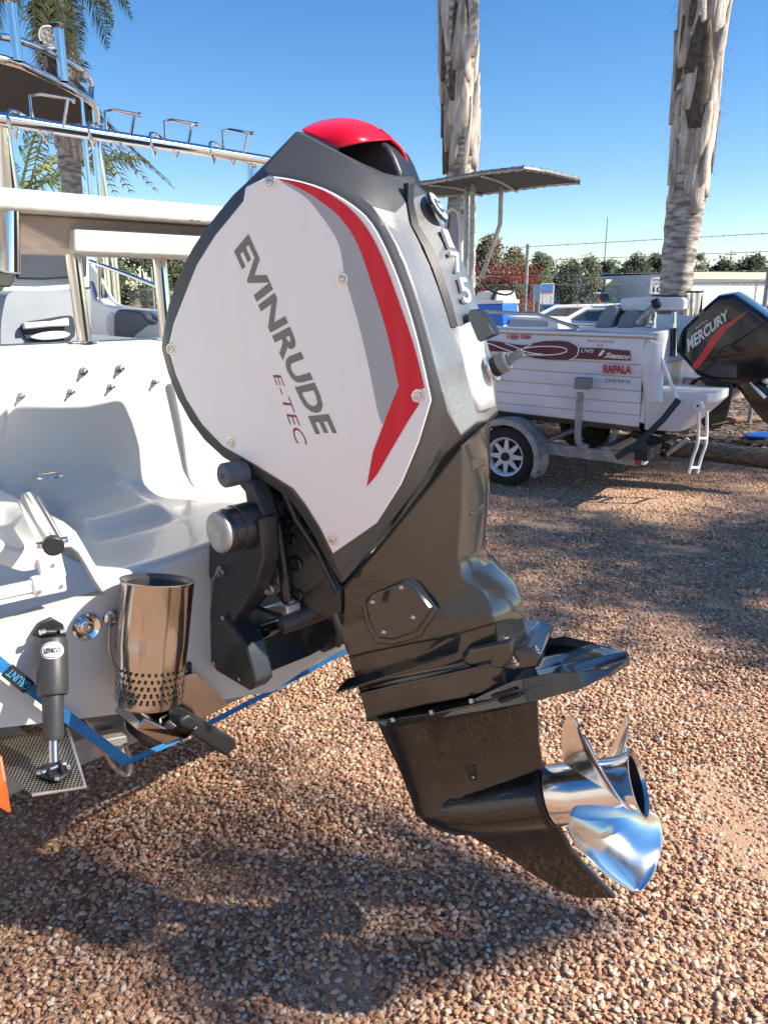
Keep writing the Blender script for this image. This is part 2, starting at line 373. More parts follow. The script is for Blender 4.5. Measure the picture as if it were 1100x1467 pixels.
# faces of the outer band are charcoal, the rear faces silver
fm = []
nb = len(half) - 1
for i in range(nb):
    ii = min(i, nb - 1 - i)
    for j in range(N):
        rear = j < 16
        fm.append(0 if ii == 0 else (1 if (rear and j > 5) else 0))
fm += [0, 0]
mats_ = [M['silver']]
cowl = link('cowl', mb.v, mb.f, M['cowl_grey'], eng, smooth=24, mats=mats_, fm=fm, bevel=.004)
# dark sloping shoulder just behind the top ridge and black recess panels
def ondepth(q, l): return E(q[0], q[1], l)
def strip3(pa, la, pb, lb, t, name, m, parent=eng, both=True, bevel=.0015, side=(0, 0, 0)):
    A = [E(*p, la) for p in pa]; B = [E(*p, lb) for p in pb]; n = len(A)
    out = []
    for sgn in ((1, -1) if both else (1,)):
        mb = MB(); rings = []
        nr = [((A[min(i + 1, n - 1)] - A[max(i - 1, 0)]).cross(B[i] - A[i])).normalized() for i in range(n)]
        for i in range(n):
            nn = nr[i] if nr[i].x > 0 else -nr[i]
            a, b = A[i] + nn * t, B[i] + nn * t; c, d = B[i] - nn * .01, A[i] - nn * .01
            q = [a, b, c, d]
            rings.append([mir(p) for p in q] if sgn < 0 else q)
        mb.loft(rings); out.append(mb.obj(name, m, parent, bevel=bevel))
    return out
strip3([(584, 262), (583, 290), (588, 322), (606, 356), (620, 390), (634, 432), (645, 470)], .108, [(592, 262), (592, 292), (599, 322), (617, 352), (631, 386), (645, 428), (656, 470)], .085, .002, 'black_trim', M['black_plastic'], both=False)
# white side panel in two planes with a crease
CR0, CR1 = Vector((352, 268)), Vector((540, 749))
def lp(px, py, add=0.0):
    d = (CR1 - CR0).normalized(); r = Vector((px, py)) - CR0; s_ = r.x * d.y - r.y * d.x    # + right of the crease
    return .252 + add + (min(0.0, -max(0.0, -s_)) * .00007)
def PN(q, add=0.0): return E(q[0], q[1], lp(q[0], q[1], add))
pan = [(386, 252), (420, 257), (464, 270), (503, 292), (532, 319), (557, 366), (582, 431), (602, 501), (618, 573), (600, 633), (575, 693), (537, 753), (489, 816), (477, 793), (459, 756), (439, 724), (421, 700), (368, 667), (320, 639), (290, 608), (267, 571), (252, 536), (241, 498), (249, 464), (266, 420), (282, 380), (308, 338), (349, 288), (357, 275)]
cr_a, cr_b = (357, 304), (562, 703)
def panel(side):
    mb = MB()
    f = (lambda p: p) if side > 0 else mir
    right = [p for p in pan if (p[0] - cr_a[0]) * (cr_b[1] - cr_a[1]) - (p[1] - cr_a[1]) * (cr_b[0] - cr_a[0]) >= 0]
    # indices: right side goes 386.. to 489? split by the crease line
    R_ = pan[0:11]; L_ = [q for q in pan[11:]]
    R_ = [(v.x, v.y) for v in smooth_path([Vector((a, b, 0)) for a, b in pan[0:9]], 3)] + pan[9:11] + [(575, 693)]; L_ = L_[1:]
    c0, c1 = (352, 268), (540, 749)
    Rp = [c0] + R_ + [c1]; Lp = [c1] + L_[1:-1] + [c0]
    top = lambda q: PN(q)
    V = []; F = []
    for poly in (Rp, Lp):
        k = len(V); V += [f(top(q)) for q in poly]; F.append([k + i for i in range(len(poly))])
    k = len(V); rim = R_ + [c1] + L_[1:-1] + [c0]
    V += [f(top(q)) for q in rim]; n = len(rim); V += [f(E(q[0], q[1], .228)) for q in rim]
    F += [[k + i, k + (i + 1) % n, k + n + (i + 1) % n, k + n + i] for i in range(n)]
    bm = bmesh.new(); vs = [bm.verts.new(v) for v in V]
    for g_ in F:
        try: bm.faces.new([vs[i] for i in g_])
        except ValueError: pass
    bmesh.ops.remove_doubles(bm, verts=bm.verts, dist=1e-5)
    v2 = [v.co.copy() for v in bm.verts]; f2 = [[v.index for v in g_.verts] for g_ in bm.faces]
    bm.verts.index_update(); f2 = [[v.index for v in g_.verts] for g_ in bm.faces]; bm.free()
    o = link('side_panel', v2, f2, M['white_paint'], eng, smooth=3, bevel=.0025); return o
sp_ = panel(1); panel(-1)
def decal(name, poly, m, add=.0006, parent=sp_, fn=PN):
    v = [fn(q, add) for q in poly]; return link(name, v, [list(range(len(v)))], m, parent, smooth=0)
M['red_paint'].node_tree.nodes['Principled BSDF'].inputs['Coat Weight'].default_value = .15
redp = [(398, 256), (430, 261), (465, 274), (498, 296), (524, 325), (548, 370), (574, 440), (594, 500), (608, 556), (594, 560), (588, 566), (591, 575), (601, 578), (584, 604), (560, 645), (540, 680), (525, 698), (534, 648), (552, 600), (571, 553), (555, 480), (535, 415), (513, 352), (490, 315), (463, 291), (430, 270)]
def sm2(pts, k=4): return [(v.x, v.y) for v in smooth_path([Vector((a, b, 0)) for a, b in pts], k)]
inn = sm2(redp[19:] + redp[:1])
decal('red_stripe', sm2(redp[:9]) + redp[9:19] + inn[:-1], M['red_paint'], .0012)
decal('grey_stripe', [(552, 600), (547, 608)] + sm2([(547, 608), (540, 585), (527, 520), (512, 458), (494, 395), (486, 352), (468, 320), (440, 285), (415, 268), (400, 258)])[1:-1] + inn[::-1], M['grey_print'], .0008)
def ltxt(name, s, q, m, bold=0, shear=0, parent=sp_, add=.0008, fn=PN): return lettering(name, s, [fn(p, add) for p in q], m, parent, bold, shear)
ltxt('brand_lettering', 'EVINRUDE', [(356, 335), (483, 621), (452, 622), (335, 360)], M['dark_print'], .035, 0)
ltxt('model_lettering', 'E-TEC', [(401, 535), (441, 637), (425, 637), (391, 537)], mat('model_print', (.30, .05, .05), .4), -0.004, .1)
def screw(px, py, l=None, r=.0085):
    c = E(px, py, lp(px, py) if l is None else l); y = Vector((0, -1, 0))
    b = MB(); b.lathe(c, y, [(0, r * 1.5), (.0012, r * 1.45), (.0015, r), (-.001, r * .95), (-.001, r * .8), (.002, r * .72), (.0025, r * .4), (.0005, r * .32), (.0005, 0)], 20)
    b.obj('screw', M['bolt'], eng)
for q in ((387, 262), (490, 400), (599, 567), (477, 773), (331, 633), (246, 500)): screw(*q)
# red air scoop on the top
def W3(pts): return [E(a, b, l) for a, b, l in pts]
a_ = W3([(430, 184, .135), (452, 197, .14), (470, 210, .142), (485, 213, .138)])
cap_prof = [ # rows from front to back opening: (left edge, shoulder, top centre)
    [(430, 184, .13), (437, 180, .08), (448, 175, 0)],
    [(446, 192, .135), (457, 178, .10), (474, 168, 0)],
    [(465, 203, .14), (486, 179, .11), (505, 167, 0)],
    [(476, 208, .14), (513, 186, .115), (540, 178, -.02)],
    [(485, 212, .14), (524, 203, .11), (563, 199, 0)]]
rows = []
for r in cap_prof:
    h = W3(r); h = resample(smooth_path(h, 4), 9); rows.append(h + [mir(p) for p in h[-2::-1]])
# carry the side edge of the scoop down to the rear so that it arches over the opening
rows[-1] = [p + Vector((0, 0, 0)) for p in rows[-1]]
mb = MB(); mb.loft(rows, closed=False, cap=False)
sc_ = mb.obj('air_scoop', M['red_paint'], eng, smooth=50); sd_m = sc_.modifiers.new('solid', 'SOLIDIFY'); sd_m.thickness = .006; sd_m.offset = -1
sc_.modifiers.new('sub', 'SUBSURF').render_levels = 2
# rear hood of the scoop: red rim curving down to the silver hump
rim = W3([(563, 200, 0), (575, 211, -.03), (584, 228, -.06), (590, 252, -.08)])
mb = MB(); rr2 = resample(smooth_path([E(563, 200, .0)] + rim[1:], 4), 10)
base = resample(smooth_path([E(545, 184, 0), E(565, 200, -.03), E(577, 222, -.06), E(584, 250, -.08)], 4), 10)
mb.loft([base, rr2], closed=False, cap=False)
h2 = mb.obj('scoop_rim', M['red_paint'], eng, smooth=50); h2.modifiers.new('solid', 'SOLIDIFY').thickness = .006
# dark throat under the scoop
mb = MB(); mb.prism([E(a, b_, .03) for a, b_ in ((480, 212), (500, 200), (540, 196), (556, 208), (565, 224), (573, 244), (576, 262), (558, 268), (515, 244))], (0, .12, 0))
mb.obj('intake_throat', M['black_plastic'], eng, bevel=.008)
mb = MB(); mb.prism([E(557, 258, .07), E(566, 252, .04), E(590, 250, .0), E(598, 258, .0), E(588, 285, .05), E(570, 280, .07)], (-.03, 0, 0)); mb.obj('recess_panel', M['black_plastic'], eng, bevel=.004)
# emblem plate on the top shoulder
def disc(name, c, r, n_, m, parent, th=.002, k=28, u=None):
    b = MB(); b.lathe(c, n_, [(-th, r), (th * .6, r), (th, r * .93), (th, 0)], k); return b.obj(name, m, parent)
def emblem(c, ux, uy, r, parent, ring=True):
    ux = Vector(ux).normalized(); uy = (Vector(uy) - ux * Vector(uy).dot(ux)).normalized(); n_ = ux.cross(uy)
    if n_.x < 0: n_ = -n_
    disc('emblem', c, r, n_, M['black_gloss'], parent, .003)
    mb = MB(); t0, t1 = radians(40), radians(320); k = 30
    for i in range(k):
        if i % 5 == 0: ro = r * .80
        else: ro = r * .90
        a0 = t0 + (t1 - t0) * i / k; a1 = t0 + (t1 - t0) * (i + 1) / k; ri = r * .52
        q = [(ri, a0), (ro, a0), (ro, a1), (ri, a1)]
        mb.add([c + n_ * .0036 + (ux * cos(a) + uy * sin(a)) * R_ for R_, a in q], [[0, 1, 2, 3]])
    mb.obj('emblem_gear', M['white_print'], parent, smooth=0)
    lettering('emblem_lettering', 'BRP', [c + n_ * .004 + ux * r * a + uy * r * b for a, b in ((-.1, .2), (.75, .2), (.75, -.18), (-.1, -.18))], M['white_print'], parent, .03)
# along and across the rear face
r0, r1 = E(610, 285, 0), E(633, 325, 0); dn = (r1 - r0).normalized()
emblem(E(620, 303, 0) + Vector((.012, 0, .004)), (0, 1, 0), -dn, .033, eng)
tn = Vector((0, -1, 0)).cross(dn);  tn = tn if tn.x > 0 else -tn
def rearq(t0, t1, l0, l1, up=.006):
    a = E(*t0, 0); b = E(*t1, 0)
    return [a + tn * up + Vector((0, -l1, 0)), a + tn * up + Vector((0, -l0, 0)), b + tn * up + Vector((0, -l0, 0)), b + tn * up + Vector((0, -l1, 0))]
for ch, t0, t1 in (('1', (635, 331), (645, 357)), ('7', (647, 363), (656, 393)), ('5', (659, 400), (668, 436))):
    q = rearq(t0, t1, -.032, .030)
    # letter tops point to starboard
    v, f = text2d(ch, .02); TL, TR, BR, BL = q
    if ch == '1': TL = TL.lerp(TR, .12); BL = BL.lerp(BR, .12); TR = TL.lerp(TR, .62); BR = BL.lerp(BR, .62)
    V = [(BL.lerp(BR, a)).lerp(TL.lerp(TR, a), b) for a, b in v]
    mb = MB(); n0 = len(V); mb.v = V + [p - tn * .006 for p in V]; 
    ed = {}
    for g_ in f:
        for a, b in zip(g_, g_[1:] + g_[:1]): ed[(a, b)] = 1
    mb.f = [list(g_) for g_ in f] + [[a, b, b + n0, a + n0] for (a, b) in ed if (b, a) not in ed]
    o_ = mb.obj('power_numeral', M['white_plastic'], eng, smooth=0)
# rear hood, white lower rear panel, flush plug
mb = MB()
mb.prism([E(671, 443, .04), E(668, 470, .045), E(674, 494, .035), E(690, 488, 0), E(709, 480, -.005), E(697, 455, -.02), E(683, 443, .0)], (0, .05, .0))
mb.obj('vent_hood', M['black_plastic'], eng, bevel=.005)
mb = MB(); wp_ = [(647, 470, .098), (648, 517, .105), (660, 540, .10), (668, 566, .095), (677, 592, .085)]
A_ = [E(a, b, l) + Vector((.004, 0, 0)) for a, b, l in wp_]; B_ = [E(a, b, l) for a, b, l in ((657, 470, .080), (658, 517, .085), (668, 538, .08), (676, 565, .072), (684, 590, .06))]
B_ = [p + Vector((.012, 0, 0)) for p in B_]; C_ = [E(a, b, 0) + Vector((.018, 0, 0)) for a, b in ((668, 462), (684, 515), (689, 537), (694, 562), (698, 586))]
mb.loft([A_, B_, C_, [mir(p) for p in B_], [mir(p) for p in A_]], closed=False, cap=False)
o_ = mb.obj('rear_panel', M['white_plastic'], eng, smooth=25); o_.modifiers.new('solid', 'SOLIDIFY').thickness = .012
fc = E(693, 533, 0) + Vector((.016, 0, 0)); fx = (Vector((1, -.05, .12))).normalized()
b = MB(); b.lathe(fc, fx, [(0, .029), (.006, .028), (.008, .023), (.008, 0)]); b.obj('port_rim', M['bolt'], eng)
b = MB(); b.lathe(fc, fx, [(.004, .021), (.018, .021), (.02, .018), (.02, 0)]); b.obj('rubber_seal', M['rubber'], eng)
b = MB(); kn = 20
rg = []
for h, r in ((.016, .019), (.019, .021), (.036, .021), (.04, .018), (.04, .012)):
    u = fx.orthogonal().normalized(); v_ = fx.cross(u)
    rg.append([fc + fx * h + (u * cos(2 * pi * k / 40) + v_ * sin(2 * pi * k / 40)) * (r * (1.0 if k % 2 else .93) if .018 < h < .038 else r) for k in range(40)])
b.loft(rg); b.obj('hose_coupling', mat('coupling_grey', (.18, .2, .2), .45), eng)
b = MB(); b.lathe(fc, fx, [(.04, .012), (.046, .012), (.048, .0085), (.062, .0085), (.064, .010), (.069, .010), (.071, .0085), (.074, .0085), (.074, .005), (.06, .004)]); b.obj('hose_nipple', mat('nipple_grey', (.2, .23, .24), .4), eng)

# black lower cowling
RG = [
 [(492, 840, .185), (540, 786, .18), (585, 731, .175), (625, 683, .15), (662, 639, .115), (698, 605, 0)],
 [(493, 862, .17), (540, 822, .17), (585, 782, .165), (625, 745, .14), (661, 728, .115), (699, 705, 0)],
 [(492, 885, .145), (535, 860, .15), (580, 835, .15), (620, 815, .13), (655, 795, .115), (693, 785, 0)],
 [(490, 900, .125), (535, 884, .14), (590, 866, .14), (628, 850, .13), (662, 826, .115), (702, 806, 0)],
 [(490, 918, .12), (535, 905, .135), (590, 890, .14), (640, 876, .13), (692, 850, .095), (738, 838, 0)],
 [(494, 928, .12), (540, 917, .14), (590, 906, .145), (640, 894, .135), (703, 872, .112), (747, 862, 0)],
 [(499, 940, .118), (540, 930, .14), (590, 920, .143), (640, 911, .133), (708, 892, .11), (752, 884, 0)],
 [(499, 943, .112), (541, 933, .134), (590, 923, .137), (640, 914, .127), (708, 895, .104), (751, 887, 0)],
 [(505, 962, .11), (548, 951, .13), (600, 940, .133), (650, 931, .122), (712, 912, .10), (753, 903, 0)],
 [(512, 985, .108), (552, 973, .125), (605, 962, .128), (655, 953, .118), (715, 935, .095), (755, 925, 0)],
 [(514, 990, .115), (553, 979, .132), (606, 968, .135), (655, 959, .125), (716, 942, .10), (758, 932, 0)],
 [(520, 1012, .113), (556, 1001, .13), (610, 990, .132), (660, 981, .122), (720, 966, .10), (765, 950, 0)],
 [(526, 1030, .11), (560, 1020, .125), (612, 1009, .128), (662, 1001, .12), (724, 985, .095), (770, 968, 0)]]
rings = []
for r in RG:
    h = [E(*q) for q in r]; f0 = Vector((h[0].x - .012, 0, h[0].z)); f1 = Vector((h[0].x - .008, h[0].y * .6, h[0].z))
    loop = [f0, f1] + h[:5] + [h[4].lerp(h[5], .5) + Vector((.006, 0, 0))] + [h[5]]
    rings.append(loop + [mir(p) for p in loop[-2:0:-1]])
mb = MB(); mb.loft(rings)
lc = mb.obj('lower_cowling', M['black_gloss'], eng, smooth=28, bevel=.006, seg=3)
# vertical relief lines on the rear face of the lower cowling
for pa in ([(672, 660), (692, 652), (692, 668), (672, 676)], [(671, 735), (691, 722), (691, 733), (671, 741)], [(668, 812), (688, 798), (690, 810), (670, 824)]):
    pts3 = [E(a, b_, l) + Vector((.006, 0, 0)) for (a, b_), l in zip(pa, (.084, .022, .022, .084))]
    mb = MB(); mb.prism(pts3, (-.01, 0, 0)); mb.obj('relief_pad', M['black_gloss'], lc, bevel=.003)
# trim ring round the seam under the cowl
sm = [E(492, 842, .188), E(540, 788, .183), E(585, 733, .178), E(625, 685, .153), E(660, 641, .117), E(698, 606, 0)]
sm = sm + [mir(p) for p in sm[-2::-1]]
mb = MB(); mb.tube(sm, .0035, 6); mb.obj('seam_gasket', M['rubber'], eng)
# side hatch cover
hx = [(522, 860), (530, 848), (580, 827), (597, 838), (622, 870), (600, 905), (565, 917), (541, 915), (527, 888)]
mb = MB(); mb.prism([E(a, b_, .142) for a, b_ in [(518, 858), (528, 843), (581, 822), (602, 835), (629, 872), (604, 911), (565, 923), (538, 920), (523, 890)]], (0, -.008, 0)); hr = mb.obj('hatch_surround', M['black_gloss'], eng, bevel=.004)
ctr = E(572, 872, .16); lo_ = [E(a, b_, .148) for a, b_ in hx]; hi_ = [p.lerp(Vector((ctr.x, p.y, ctr.z)), .10) + Vector((0, -.012, 0)) for p in lo_]
mb = MB(); mb.loft([lo_, hi_]); hc = mb.obj('hatch_cover', M['black_gloss'], eng, bevel=.003)
for q in ((534, 862), (575, 841), (592, 884), (550, 905)):
    b = MB(); b.lathe(E(*q, .16), (0, -1, 0), [(0, .006), (.003, .006), (.004, .0045), (.002, .003), (.002, 0)], 16); b.obj('hatch_screw', M['bolt'], hc)
# swivel arm running forward from the hatch
mb = MB(); mb.prism([E(483, 893, .125), E(522, 862, .14), E(541, 915, .14), E(492, 926, .12)], (0, .05, 0)); mb.obj('mount_arm', M['black_gloss'], eng, bevel=.008)
# side strake, boot line and splash plate
def fin(name, edge_in, li, edge_out, lo, t, m=M['black_gloss'], both=True, bevel=.002):
    for sgn in ((1, -1) if both else (1,)):
        mb = MB(); A = [E(a, b_, li) for a, b_ in edge_in]; B = [E(a, b_, lo) for a, b_ in edge_out]; f = (lambda p: p) if sgn > 0 else mir
        mb.loft([[f(a), f(b_), f(b_ + Vector((0, 0, -t))), f(a + Vector((0, 0, -t)))] for a, b_ in zip(A, B)]); mb.obj(name, m, eng, bevel=bevel)
fin('side_strake', [(496, 972), (520, 965), (560, 955), (610, 944), (655, 933)], .11, [(480, 991), (520, 979), (560, 966), (610, 951), (655, 934)], .16, .006)
fin('seam_rail', [(514, 990), (560, 977), (620, 965), (700, 948)], .12, [(512, 994), (560, 982), (620, 969), (700, 951)], .145, .008)
# anti-ventilation plate with upswept wings
pl_o = [(524, 1032), (560, 1030), (620, 1022), (700, 1004), (780, 980), (850, 958), (899, 944)]
pw = (.06, .11, .13, .135, .12, .07, .015)
mb = MB(); top = []
zc = E(640, 1015, .13).z
L_ = [E(a, b_, l) for (a, b_), l in zip(pl_o, pw)]
for p, l in zip(L_, pw): pass
rg = []
for p in L_:
    rg.append([Vector((p.x, 0, zc + .0)), Vector((p.x, p.y * .7, zc + (p.z - zc) * .3)), p, p + Vector((0, .004, -.007)), Vector((p.x, p.y * .7, zc + (p.z - zc) * .3 - .008)), Vector((p.x, 0, zc - .008))])
for sgn in (1, -1):
    mb = MB(); mb.loft([[q if sgn > 0 else mir(q) for q in r] for r in rg]); mb.obj('ventilation_plate', M['black_gloss'], eng, bevel=.0015)
# upswept wings: outer wall on each side
for sgn in (1, -1):
    f = (lambda p: p) if sgn > 0 else mir
    lower = [E(a, b_, l) for a, b_, l in ((628, 1029, .125), (700, 1017, .135), (770, 1004, .13), (830, 988, .10), (868, 969, .06), (899, 945, .012))]
    upper = [E(a, b_, l) for a, b_, l in ((690, 995, .115), (735, 975, .115), (785, 964, .11), (835, 962, .085), (868, 957, .05), (897, 943, .008))]
    inner_ = [Vector((p.x, p.y * .82, p.z - .012)) for p in upper]
    mb = MB(); mb.loft([[f(a), f(b_), f(c), f(a.lerp(c, .5) + Vector((0, .01, -.012)))] for a, b_, c in zip(lower, upper, inner_)]); wg = mb.obj('stabiliser_wing', M['black_gloss'], eng, smooth=30, bevel=.002)
    if sgn > 0:
        for q in ([(703, 997), (733, 988), (738, 991), (708, 1001)], [(712, 1004), (742, 995), (746, 998), (718, 1008)]):
            mb = MB(); mb.prism([E(a, b_, .146) for a, b_ in q], (0, .01, 0)); mb.obj('wing_slot', M['rubber'], wg, bevel=0)
# rear block with bolts on the plate
mb = MB(); mb.prism([E(700, 935, .09), E(752, 925, .08), E(775, 938, .075), E(772, 957, .08), E(735, 962, .09), E(700, 955, .1)], (0, .16, 0)); mb.obj('rear_bolt_block', M['black_gloss'], eng, bevel=.006)
for q in ((738, 950, .095), (770, 935, .06)):
    c = E(*q); b = MB(); b.lathe(c, (0, -.15, 1), [(-.004, .009), (.002, .009), (.002, .006), (.010, .006), (.010, .004), (.018, .004), (.018, 0)], 6); b.obj('rear_bolt', M['bolt'], eng, smooth=20)
for q in ((562, 1030, .118), (618, 1019, .128), (675, 1003, .125)):
    b = MB(); b.lathe(E(*q), (0, -.3, -1), [(-.003, .006), (.006, .006), (.007, .004), (.007, 0)], 8); b.obj('plate_bolt', M['bolt'], eng)
# intake relief on the side below the cowling
mb = MB(); lo_ = [E(a, b_, .118) for a, b_ in ((660, 940), (672, 926), (738, 912), (736, 945), (724, 958), (664, 952))]; hi_ = [p.lerp(E(700, 935, .12), .18) + Vector((0, -.012, 0)) for p in lo_]
mb.loft([lo_, hi_]); mb.obj('water_outlet_pod', M['black_gloss'], eng, bevel=.004)
# gearcase: strut sections, torpedo and skeg
GS = [((543, 1030), (770, 1003), .05), ((556, 1062), (771, 1030), .036), ((573, 1098), (772, 1062), .030), ((588, 1135), (776, 1090), .032), ((598, 1160), (786, 1120), .05)]
rings = []
for (a, b_, wd) in GS:
    A, B = E(*a), E(*b_); n = 12; pr = []
    for i in range(n + 1):
        t = i / n; x = A.lerp(B, t); th = wd * (math.sin(pi * min(1, t * 1.55 + .02) ** .6) if t < .4 else 1 - ((t - .4) / .6) ** 1.6 * .85); th = max(th, .003)
        pr.append((x, th))
    rings.append([x + Vector((0, -th, 0)) for x, th in pr] + [x + Vector((0, th, 0)) for x, th in pr[::-1]])
mb = MB(); mb.loft(rings); mb.obj('gearcase_strut', M['black_gloss2'], eng, smooth=50)
nose = E(601, 1168); hub0 = Vector((-.115, 0, 0)); L0 = hub0.x - nose.x
ax0 = Vector((nose.x, 0, nose.z)); adir = (hub0 - ax0).normalized(); al = (hub0 - ax0).length
mb = MB(); mb.lathe(ax0, adir, [(0, 0), (.004, .010), (.02, .024), (.05, .042), (.10, .058), (.17, .068), (al - .02, .071), (al, .069), (al, 0)], 36); mb.obj('gearcase_torpedo', M['black_gloss2'], eng, smooth=50)
skp = [(640, 1180), (700, 1160), (776, 1125), (782, 1158), (798, 1182), (819, 1220), (848, 1253), (882, 1288), (829, 1288), (800, 1277), (763, 1254), (725, 1228), (668, 1196)]
mb = MB(); mb.prism([E(a, b_, .009) for a, b_ in skp], (0, .016, 0)); mb.obj('skeg', M['black_gloss2'], eng, bevel=.004, seg=2)
mb = MB(); mb.prism([E(a, b_, .034) for a, b_ in ((666, 1099), (681, 1096), (684, 1117), (672, 1120))], (0, .006, 0)); pl_ = mb.obj('trim_plate', M['black_plastic'], eng, bevel=.002)
b = MB(); b.lathe(E(678, 1113, .037), (0, -1, 0), [(0, .003), (.002, .003), (.002, 0)], 10); b.obj('plate_screw', M['bolt'], pl_)
# propeller
pr0 = bpy.data.objects.new('propeller', None)
hubx = Vector((1, 0, 0))
mb = MB(); mb.lathe((-.112, 0, 0), hubx, [(0, .067), (.004, .069), (.06, .066), (.15, .064), (.175, .066), (.193, .0725), (.197, .0725), (.198, .068), (.17, .060), (.10, .057), (.10, 0)], 48)
prop = mb.obj('propeller', M['prop_steel'], eng, smooth=40)
mb = MB(); mb.lathe((0, 0, 0), hubx, [(-.01, .050), (-.01, .034), (.05, .026), (.062, .02), (.064, .014), (.05, .012), (.05, 0)], 28); mb.obj('exhaust_core', mat('dark_core', (.03, .035, .04), .45, metal=.4), prop)  # near-black metal core inside the hub outlet
mb = MB(); mb.lathe((-.012, 0, 0), hubx, [(0, .0565), (.09, .059)], 28); mb.obj('exhaust_bore', M['rubber'], prop)
mb = MB(); mb.lathe((-.13, 0, 0), hubx, [(0, .071), (.012, .071), (.016, .064)], 40); mb.obj('thrust_ring', M['rubber'], prop)
def blade(theta):
    nu, nv = 16, 14; pitch = .50
    grid = []
    for i in range(nu + 1):
        s = i / nu; r = .056 + (.210 - .056) * s
        w0 = (.80 + .16 * math.sin(pi * min(1, s * .9))) * max(.06, 1 - max(0, s - .35) ** 2.4 * 2.75)
        sweep = -.10 * s * s
        row = []
        for j in range(nv + 1):
            t = j / nv * 2 - 1; a = theta + sweep + t * w0
            x = (a - theta - sweep) * pitch / (2 * pi) + .045 * s - .015 + .010 * (t * t)
            row.append(Vector((x, r * cos(a), r * sin(a))))
        grid.append(row)
    n = nv + 1
    f = [[i * n + j, i * n + j + 1, (i + 1) * n + j + 1, (i + 1) * n + j] for i in range(nu) for j in range(nv)]
    o = link('blade', [p for r in grid for p in r], f, M['prop_steel'], prop, smooth=80)
    m_ = o.modifiers.new('solid', 'SOLIDIFY'); m_.thickness = .0045; m_.offset = 0
    o.modifiers.new('sub', 'SUBSURF').render_levels = 1
    return o
for a in (-119, 1, 121): blade(radians(a))

# tilt and trim gear: swivel bracket moves with the motor
mb = MB(); mb.prism([E(a, b_, .12) for a, b_ in ((322, 650), (345, 668), (392, 705), (428, 742), (492, 842), (492, 880), (470, 890), (430, 872), (400, 830), (388, 780), (372, 730), (345, 700))], (0, .20, 0))
sw = mb.obj('swivel_bracket', M['bracket'], eng, bevel=.008)
mb = MB(); mb.prism([E(a, b_, .135) for a, b_ in ((388, 740), (412, 738), (455, 800), (468, 828), (432, 855), (412, 850), (402, 800))], (0, .03, 0)); mb.obj('swivel_plate', mat('plate_grey', (.055, .062, .065), .35, metal=.3), eng, bevel=.004)
mb = MB(); mb.tube([E(a, b_, .15) for a, b_ in ((372, 690), (388, 720), (398, 760), (404, 800), (412, 860))], .013, 10); mb.obj('swivel_rib', M['bracket'], eng)
mb = MB(); mb.tube([E(a, b_, .19) for a, b_ in ((405, 700), (425, 745), (455, 790), (484, 850))], .008, 8); mb.obj('cowl_flange', M['bracket'], eng)
for q, r in (((424, 808), .017), ((418, 773), .012), ((427, 852), .013), ((410, 745), .011), ((420, 727), .010)):
    b = MB(); b.lathe(E(*q, .137), (0, -1, 0), [(0, r), (.006, r), (.008, r * .8), (.001, r * .65), (.001, r * .3), (.006, r * .25), (.006, 0)], 20); b.obj('bracket_boss', M['bracket'], eng)
b = MB(); b.lathe(E(398, 744, .138), (.3, -1, -.5), [(0, .008), (.012, .008), (.012, .005), (.02, .005), (.02, 0)], 6); b.obj('brass_fitting', mat('brass', (.30, .20, .09), .4, metal=.8), eng, smooth=20)
for pa, r in (([(392, 715), (405, 722), (418, 712), (430, 722), (428, 745)], .005), ([(398, 752), (415, 760), (425, 748)], .0045), ([(405, 700), (412, 712), (432, 704)], .004), ([(440, 755), (446, 770), (440, 800)], .002), ([(398, 850), (412, 868), (420, 890)], .006)):
    mb = MB(); mb.tube([E(a, b_, .15) for a, b_ in pa], r, 8, curve=True); mb.obj('engine_hose', M['rubber'], eng)
# ---------------------------------------------------------------- white fibreglass boat on its trailer
BT = Frame((-0.28537, 1.78134, 0), 136, 0)       # x aft, y to starboard, z up; origin under the transom centre
boat = thing('fibreglass_boat', 'cream white fibreglass fishing boat with the large tilted outboard on its transom', 'boat', BT.M)
X, Y, Z = Vector((1, 0, 0)), Vector((0, 1, 0)), Vector((0, 0, 1))
def B(px, py, ax='x', v=0.0): return BT.hit(px, py, ax, v)
# hull
prof = [(0, .69), (.25, .75), (.47, .81), (.68, .87), (.76, .93), (.80, 1.20), (.81, 1.42)]
rings = []
for x, kx, kz in ((0, 1, 0), (-1, 1.02, 0), (-2.2, 1.0, .0), (-3.4, .82, .08), (-4.3, .5, .22), (-4.9, .12, .42)):
    r = [Vector((x - (0 if x == 0 else .10 * (z - .7)), -y * kx, z + kz * (1.3 - z) * 1.2 + (.10 * -x / 4.9))) for y, z in prof[::-1]] + [Vector((x - (0 if x == 0 else .10 * (z - .7)), y * kx, z + kz * (1.3 - z) * 1.2 + (.10 * -x / 4.9))) for y, z in prof[1:]]
    rings.append(r)
mb = MB(); mb.loft(rings, closed=False, cap=False)
tp = [(-y, z) for y, z in prof[::-1]] + list(prof[1:])
top = [(.77, 1.36), (.62, 1.12), (.30, 1.10), (.17, .98), (-.12, .98), (-.16, 1.108), (-.36, 1.074), (-.70, 1.074), (-.77, 1.36)]
mb.prism([Vector((0, y, z)) for y, z in tp + top], (-.035, 0, 0))
hull = mb.obj('hull', M['gelcoat'], boat, smooth=40); 
